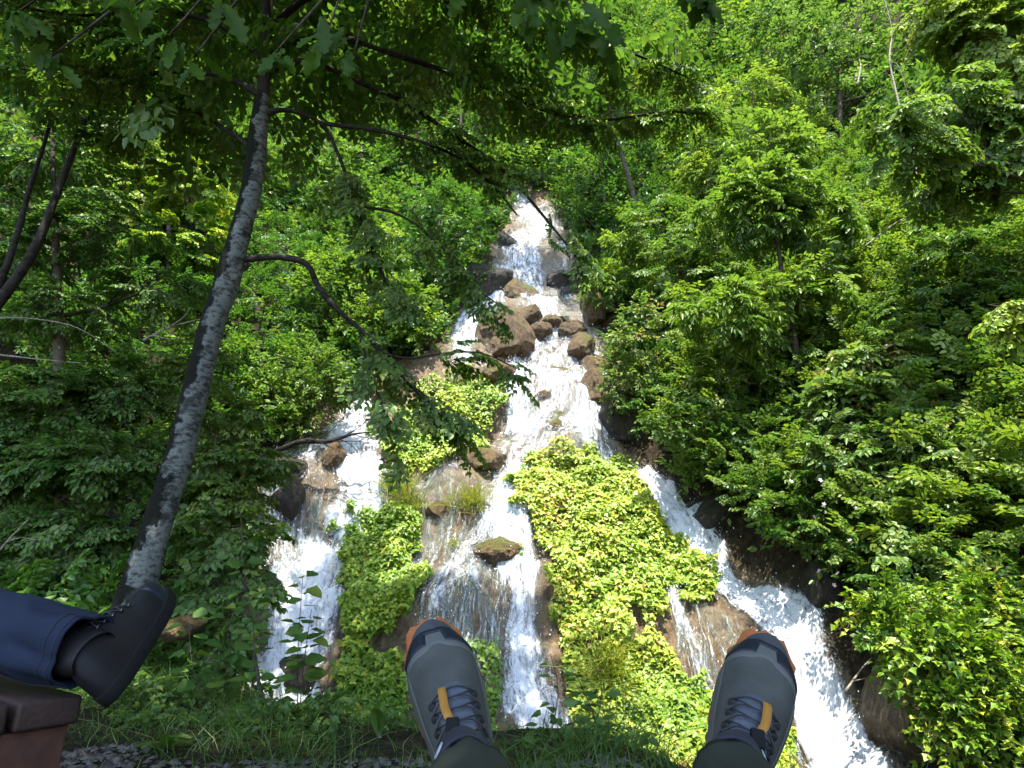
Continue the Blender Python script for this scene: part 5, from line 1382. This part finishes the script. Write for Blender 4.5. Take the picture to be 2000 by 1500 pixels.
        Vv = np.stack([q - wdir, q + wdir, q + wdir + [0, 0, .0014], q - wdir + [0, 0, .0014]], 1).reshape(-1, 3)
        sub('pull_tab', np_mesh('pull_tab', Vv, grid_faces(4, len(q), True), M['tab'], False))
        # cord lock
        c = last.at(.098, h - side * .10, .012)
        m = box_mesh('cord_lock', .016, .022, .008, 'black_rubber', .0025); o = sub('cord_lock', m); o.location = c; o.rotation_euler = (.2, 0, .3 * side)
        # sock cuff
        n = 30; th = np.linspace(0, 2 * np.pi, n, endpoint=False); rings = []
        for kk, gx_, gy_ in ((-.020, .030, .044), (0, .0345, .050), (.018, .036, .049), (.034, .0365, .047), (.050, .037, .045), (.056, .0365, .044), (.055, .033, .040), (.02, .031, .040)):
            rings.append(np.stack([gx_ * np.cos(th), .060 - .63 * kk + gy_ * np.sin(th) * .80, .070 + .77 * kk + gy_ * np.sin(th) * .60], -1))
        sub('sock_cuff', np_mesh('sock_cuff', np.vstack(rings), grid_faces(n, len(rings), True), M['cuff'], True))
        # maker's mark on the cuff: a slanted outline square with an s-like bend
        def cuffp(u, v):      # u across (-1..1), v up
            t = math.pi / 2 - side * .75 + u * .17
            kk = .036 + v * .010
            return np.array([.0378 * math.cos(t), .060 - .63 * kk + .048 * math.sin(t) * .80, .070 + .77 * kk + .048 * math.sin(t) * .60])
        J = Joined()
        for path in ([(-1, -1), (1, -1), (1, 1), (-1, 1), (-1, -1)], [(.55, .6), (-.5, .6), (-.5, .05), (.5, -.05), (.5, -.6), (-.55, -.6)]):
            q = resample(np.array([cuffp(a_, b_) for a_, b_ in path]), .003); J.tube(q, np.full(len(q), .0009), 5)
        sub('emblem', J.mesh('emblem', M['emblem']))
    else:
        sub('toe_cap', patch(last, 'toe_cap', (lambda u: .235 + .022 * np.sin(u * np.pi), .3135), (.03, np.pi - .03), 'toe_blue', .002, nu=40))
        sub('tongue', patch(last, 'tongue', (.075, lambda u: .175 + .02 * np.sin(u * np.pi)), (h - .42, h + .42), 'leather', .003, nu=22, nv=24))
        ey = [(.180, .60), (.158, .60), (.134, .60), (.110, .62), (.088, .66)]
        tor = []
        for yy, da in ey:
            for sg in (1, -1):
                c = last.at(yy, h + sg * da, .003)
                t = np.linspace(0, 2 * np.pi, 14)
                ring = np.stack([c[0] + .0055 * np.cos(t), c[1] + .0055 * np.sin(t), np.full(14, c[2]) - sg * .004 * np.cos(t)], -1)
                J = Joined(); J.tube(ring, np.full(14, .0014), 6); sub('eyelet_ring', J.mesh('eyelet_ring', M['steel']))
        J = Joined()
        def cord(p):
            q = resample(np.array(p), .005); J.tube(q, np.full(len(q), .0019), 6, .12, 3)
        lp = lambda yy, da, o=.005: last.at(yy, h + da, o)
        for i in range(len(ey) - 1):
            for sg in (1, -1):
                cord([lp(ey[i][0], sg * ey[i][1], .004), lp(ey[i][0] * .6 + ey[i + 1][0] * .4, sg * .2, .008), lp(ey[i][0] * .4 + ey[i + 1][0] * .6, -sg * .2, .009), lp(ey[i + 1][0], -sg * ey[i + 1][1], .004)])
        cord([lp(.18, .55), lp(.185, 0, .006), lp(.18, -.55)])
        sub('laces', J.mesh('laces', M['lace']))
        n = 30; th = np.linspace(0, 2 * np.pi, n, endpoint=False); rings = []
        ld = Vector(legdir).normalized(); e1 = Vector((0, 1, 0)); e1 = (e1 - ld * e1.dot(ld)).normalized(); e2 = ld.cross(e1)
        for kk, g1, g2 in ((-.03, .050, .036), (0, .058, .040), (.025, .057, .042), (.05, .056, .043), (.075, .056, .044), (.080, .054, .043), (.078, .048, .038), (.03, .044, .034)):
            c = Vector((0, .052, .085)) + ld * kk
            rings.append(np.array([tuple(c + e1 * (g1 * math.cos(t_)) + e2 * (g2 * math.sin(t_))) for t_ in th]))
        sub('collar', np_mesh('collar', np.vstack(rings), grid_faces(n, len(rings), True), M['leather'], True))
    return body

def shoe_matrix(toe, ydir, zhint, length=.30):
    y = Vector(ydir).normalized(); z = Vector(zhint); z = (z - y * z.dot(y)).normalized(); x = y.cross(z)
    o = toe - y * length - z * .02
    return Matrix(((x.x, y.x, z.x, o.x), (x.y, y.y, z.y, o.y), (x.z, y.z, z.z, o.z), (0, 0, 0, 1)))

def cloth(name, base, dark, rough=.85):
    return principled(name, base, rough, spec=.2, noise=(7, dark, .35, .7), bump=(420, .25, .0015))
BOOT.r[:, 1] *= .90; BOOT.r[:, 2] *= .93
M['olive'] = cloth('olive_trousers', (0.030, 0.036, 0.027), (0.022, 0.026, 0.020))
M['blue'] = cloth('blue_trousers', (0.013, 0.020, 0.040), (0.009, 0.014, 0.029))

def trouser_leg(pts, rx, mat, folds, seed, flat=1.0):
    """a tapering sleeve of cloth with folds; closed far end, hem turned in at the ankle"""
    q = resample(pts, .012); n = 64
    T = unit(np.gradient(q[:, :3], axis=0)); up = np.array([0, 0, 1.])
    X = unit(np.cross(T, up)); Zv = unit(np.cross(X, T))
    th = np.linspace(0, 2 * np.pi, n, endpoint=False)
    s = np.r_[0, np.cumsum(np.linalg.norm(np.diff(q[:, :3], axis=0), axis=1))]
    rad = q[:, 3][:, None] * np.ones(n)
    S, TH = np.meshgrid(s, th, indexing='ij')
    f = vnoise(S * 9 + 2.2 * np.cos(TH), np.cos(TH) * 1.6, np.sin(TH) * 1.6, seed) + .6 * vnoise(S * 22 - 3 * np.sin(TH), np.cos(TH) * 2.5, np.sin(TH) * 2.5, seed + 1)
    f = f - .8 * np.abs(vnoise(S * 5 + 3 * np.cos(TH + 1), np.cos(TH) * 1.2, np.sin(TH) * 1.2, seed + 2))
    rad = rad * (1 + folds * f)
    V = q[:, None, :3] + X[:, None] * (np.cos(th)[None, :, None] * rad[..., None]) + Zv[:, None] * (np.sin(th)[None, :, None] * rad[..., None] * flat)
    hem = q[0, :3] + (V[0] - q[0, :3]) * .93 + T[0] * .004
    hem2 = q[0, :3] + (V[0] - q[0, :3]) * .90 + T[0] * .05
    V = np.concatenate([hem2[None], hem[None], V], 0)
    return V.reshape(-1, 3), grid_faces(n, len(V), True)

# the person who looks at the falls: legs stretched out on a bench
def sitter():
    root = empty('person', (0.16, -.05, .43), 'person stretched out in olive trousers and grey trail shoes with orange soles', 'person')
    def aimed(toe, yd, hint, ax, ):
        best = min(np.arange(-.8, .81, .01), key=lambda l: abs(float(proj(np.array([shoe_matrix(toe, (l, yd[1], yd[2]), hint) @ Vector((0, .05, .09))]))[0][0]) - ax))
        return shoe_matrix(toe, (best, yd[1], yd[2]), hint)
    toeL = at(846, 1256, 1.02); toeR = at(1490, 1284, 1.00)
    inv = Matrix.Translation(-root.location)
    mL = aimed(toeL, (0, .68, .64), (-.02, -.72, .55), 912); mR = aimed(toeR, (0, .68, .64), (.0, -.72, .55), 1430)
    shoe_obj(root, inv @ mL, TRAIL, 'trail', -1); shoe_obj(root, inv @ mR, TRAIL, 'trail', 1)
    J = Joined()
    for m, hx, kx in ((mL, .02, .0), (mR, .22, .22)):
        a = m @ Vector((0, .034, .098)); b = a + Vector(((kx - a.x) * .2, -.09, -.012))
        knee = Vector((kx, .40, .515)); hip = Vector((hx, -.06, .53))
        J.add(*trouser_leg([[*a, .044], [*b, .051], [*((b * .5 + knee * .5)), .062], [*knee, .076], [*((knee + hip) / 2), .09], [*hip, .10]], 0, 'olive', .075, 17 if hx < .1 else 23))
    J.tube(np.array([[.12, .04, .52], [.12, -.10, .53], [.12, -.24, .57]]), np.array([.15, .17, .165]), 24)
    me = J.mesh('trousers', M['olive']); me.transform(inv); o = link('trousers', me); o.parent = root
sitter()
b2 = bench('dark slatted bench under the stretched legs at the bottom edge', (.42, .74), -math.pi / 2, .44, nsl=4, length=1.75)

def neighbour():
    heel = at(188, 1345, 1.42)
    best = min(np.arange(1.2, 1.75, .002), key=lambda Y_: abs((at(306, 1158, Y_) - heel).length - .30) - (0.05 if Y_ > 1.42 else 0))
    toe = at(306, 1158, best); y = (toe - heel).normalized()
    A0 = heel + Vector((0, 0, .03))
    root = empty('person', A0 + Vector((-.8, .3, 0)), 'person lying on the left bench in blue trousers and black laced boots', 'person')
    inv = Matrix.Translation(-root.location)
    m = shoe_matrix(toe, y, (-.50, -.80, .35), .30)
    leg = Vector((-.93, .28, .10)).normalized()
    shoe_obj(root, inv @ m, BOOT, 'boot', 1, m.to_3x3().inverted() @ leg)
    a = m @ Vector((0, .056, .085)) - leg * .008; b = a + leg * .12; k = a + Vector((-.47, .14, .06)); hip = a + Vector((-.92, .26, .04))
    J = Joined(); J.add(*trouser_leg([[*a, .076], [*b, .080], [*((b + k) / 2), .084], [*k, .088], [*((k + hip) / 2), .095], [*hip, .11]], 0, 'blue', .11, 41))
    J.tube(np.array([[*(hip + Vector((.06, .08, .02)))], [*(hip + Vector((-.12, .12, .04)))], [*(hip + Vector((-.3, .16, .10)))]]), np.array([.14, .17, .16]), 24)
    me = J.mesh('trousers', M['blue']); me.transform(inv); o = link('trousers', me); o.parent = root
    # double stitched hem and a side seam
    Vl, _ = trouser_leg([[*a, .076], [*b, .080], [*((b + k) / 2), .084], [*k, .088], [*((k + hip) / 2), .095], [*hip, .11]], 0, 'blue', .11, 41)
    rows = Vl.reshape(-1, 64, 3); Jh = Joined()
    for rr in (3, 5):
        ring = rows[rr]; c = ring.mean(0); ring = c + (ring - c) * 1.012; ring = np.vstack([ring, ring[:2]]); Jh.tube(ring, np.full(len(ring), .0011), 5)
    for col in (44, 46):
        ln = rows[2:60, col]; cc = rows[2:60].mean(1); ln = cc + (ln - cc) * 1.010; Jh.tube(ln, np.full(len(ln), .0010), 5)
    mh = Jh.mesh('seam', M['cuff']); mh.transform(inv); oh = link('seam', mh); oh.parent = o
neighbour()

# ------------------------------------------------------------------ thin films of water spread over the tufa
def rivulets():
    Vs, Fs, Ds, Us = [], [], [], []; n0 = 0
    areas = [([(830, 930), (980, 930), (990, 1060), (1000, 1230), (820, 1240), (800, 1000)], 150), ([(1300, 1140), (1400, 1130), (1520, 1240), (1560, 1330), (1400, 1380)], 50), ([(1040, 800), (1140, 800), (1130, 870), (1050, 880)], 14), ([(500, 900), (650, 890), (660, 1040), (500, 1100)], 24), ([(930, 650), (1180, 690), (1180, 860), (1000, 850)], 30), ([(1030, 960), (1060, 1200), (1080, 1300), (1030, 1300)], 8)]
    for poly, cnt in areas:
        a = np.array(poly, float); done = 0
        while done < cnt:
            px, py = rng.uniform(a[:, 0].min(), a[:, 0].max()), rng.uniform(a[:, 1].min(), a[:, 1].max())
            if not in_poly(np.array([px]), np.array([py]), poly)[0]: continue
            done += 1
            c = hit(px, py, Hn, 6.5); x, y = c.x, c.y; pts = []
            L = rng.uniform(.5, 1.7); dx = (rng.normal(0, .22) - .10)
            for k in range(int(L / .05)):
                pts.append((x, y)); dx = .9 * dx + rng.normal(0, .06)
                x += dx * .05; y -= .030
            pts = np.array(pts); m = len(pts); w = rng.uniform(.012, .045) * np.sin(np.linspace(.15, 3.0, m)) * (1 + .4 * rng.normal(0, 1, m).cumsum() / (m ** .5))
            w = np.clip(w, .004, .07); u = np.linspace(-1, 1, 5)
            X = pts[:, 0, None] + u[None] * w[:, None]; Yv = pts[:, 1, None] + 0 * X; Z = Hn(X, Yv) + .022; Yv = Yv - .022
            Vs.append(np.stack([X, Yv, Z], -1).reshape(-1, 3)); Fs.append(grid_faces(5, m) + n0); n0 += m * 5
            Ds.append((.17 - .22 * np.abs(u[None]) ** 2 + 0 * X).reshape(-1)); sg = np.arange(m) * .055
            Us.append(np.stack([(u[None] * w[:, None] + rng.uniform(0, 50)), np.repeat(sg[:, None], 5, 1)], -1).reshape(-1, 2))
    o = link('water_films', np_mesh('water_films', np.vstack(Vs), np.vstack(Fs), M['water'], True, {'dens': np.concatenate(Ds)}, np.vstack(Us))); o['kind'] = 'stuff'
rivulets()

# ------------------------------------------------------------------ bare sticks showing among the leaves
def stick(label, pts, Y, r, mat='dead_wood', tw=()):
    p0 = at(*pts[0], Y); root = empty('bare_branch', p0, label, 'branch', 'bare branches among the leaves')
    def piece(name, pp, rr):
        q = np.array([[*at(a, b, Y + .03 * i), max(.003, rr * (1 - .75 * i / max(1, len(pp) - 1)))] for i, (a, b) in enumerate(pp)]); q = resample(q, .06)
        J = Joined(); J.tube(q[:, :3], q[:, 3], 6, .2, 5); me = J.mesh(name, M[mat]); me.transform(Matrix.Translation(-p0)); o = link(name, me); o.parent = root
    piece('branch', pts, r)
    for t in tw: piece('twig', t, r * .5)
stick('pale crooked dead branch high in the wood near the top right', [(1758, 215), (1738, 120), (1742, 60), (1728, 0)], 9.6, .022, tw=([(1742, 60), (1770, 45), (1790, 10)], [(1738, 120), (1755, 130), (1775, 190)]))
stick('short pale dead branch above the centre of the right wood', [(1675, 165), (1681, 130), (1678, 115)], 10.2, .020, tw=([(1676, 150), (1650, 155), (1652, 168)],))
stick('pale dead stick standing in the shade left of the drooping hornbeam', [(1790, 360), (1788, 310), (1783, 280)], 9.0, .022, tw=([(1788, 320), (1798, 305)],))
stick('long thin bare branch rising to the right through the shaded right wood', [(1690, 480), (1760, 430), (1860, 390), (1975, 345)], 8.4, .014)
stick('thin bare branch low over the lower chute', [(1652, 1350), (1680, 1310), (1702, 1285)], 7.6, .016, tw=([(1668, 1330), (1690, 1325)],))
stick('dry brown brushwood left of the leaning trunk at mid height', [(280, 665), (330, 640), (395, 622)], 6.9, .018, tw=([(320, 645), (318, 618)], [(300, 655), (340, 662), (390, 640)], [(330, 640), (360, 618), (372, 600)], [(305, 680), (345, 672), (395, 676)]))
stick('long pale bare stick crossing the dark wood at the left edge', [(-10, 692), (60, 700), (120, 706), (175, 710)], 6.3, .012)
stick('thin pale twig arching over the dark undergrowth at the left', [(-10, 622), (60, 622), (150, 640), (230, 690)], 6.2, .009)
stick('pale forked twig low at the left edge', [(-10, 1085), (25, 1045), (60, 1010)], 5.2, .010, tw=([(10, 1060), (40, 1050), (75, 1055)],))
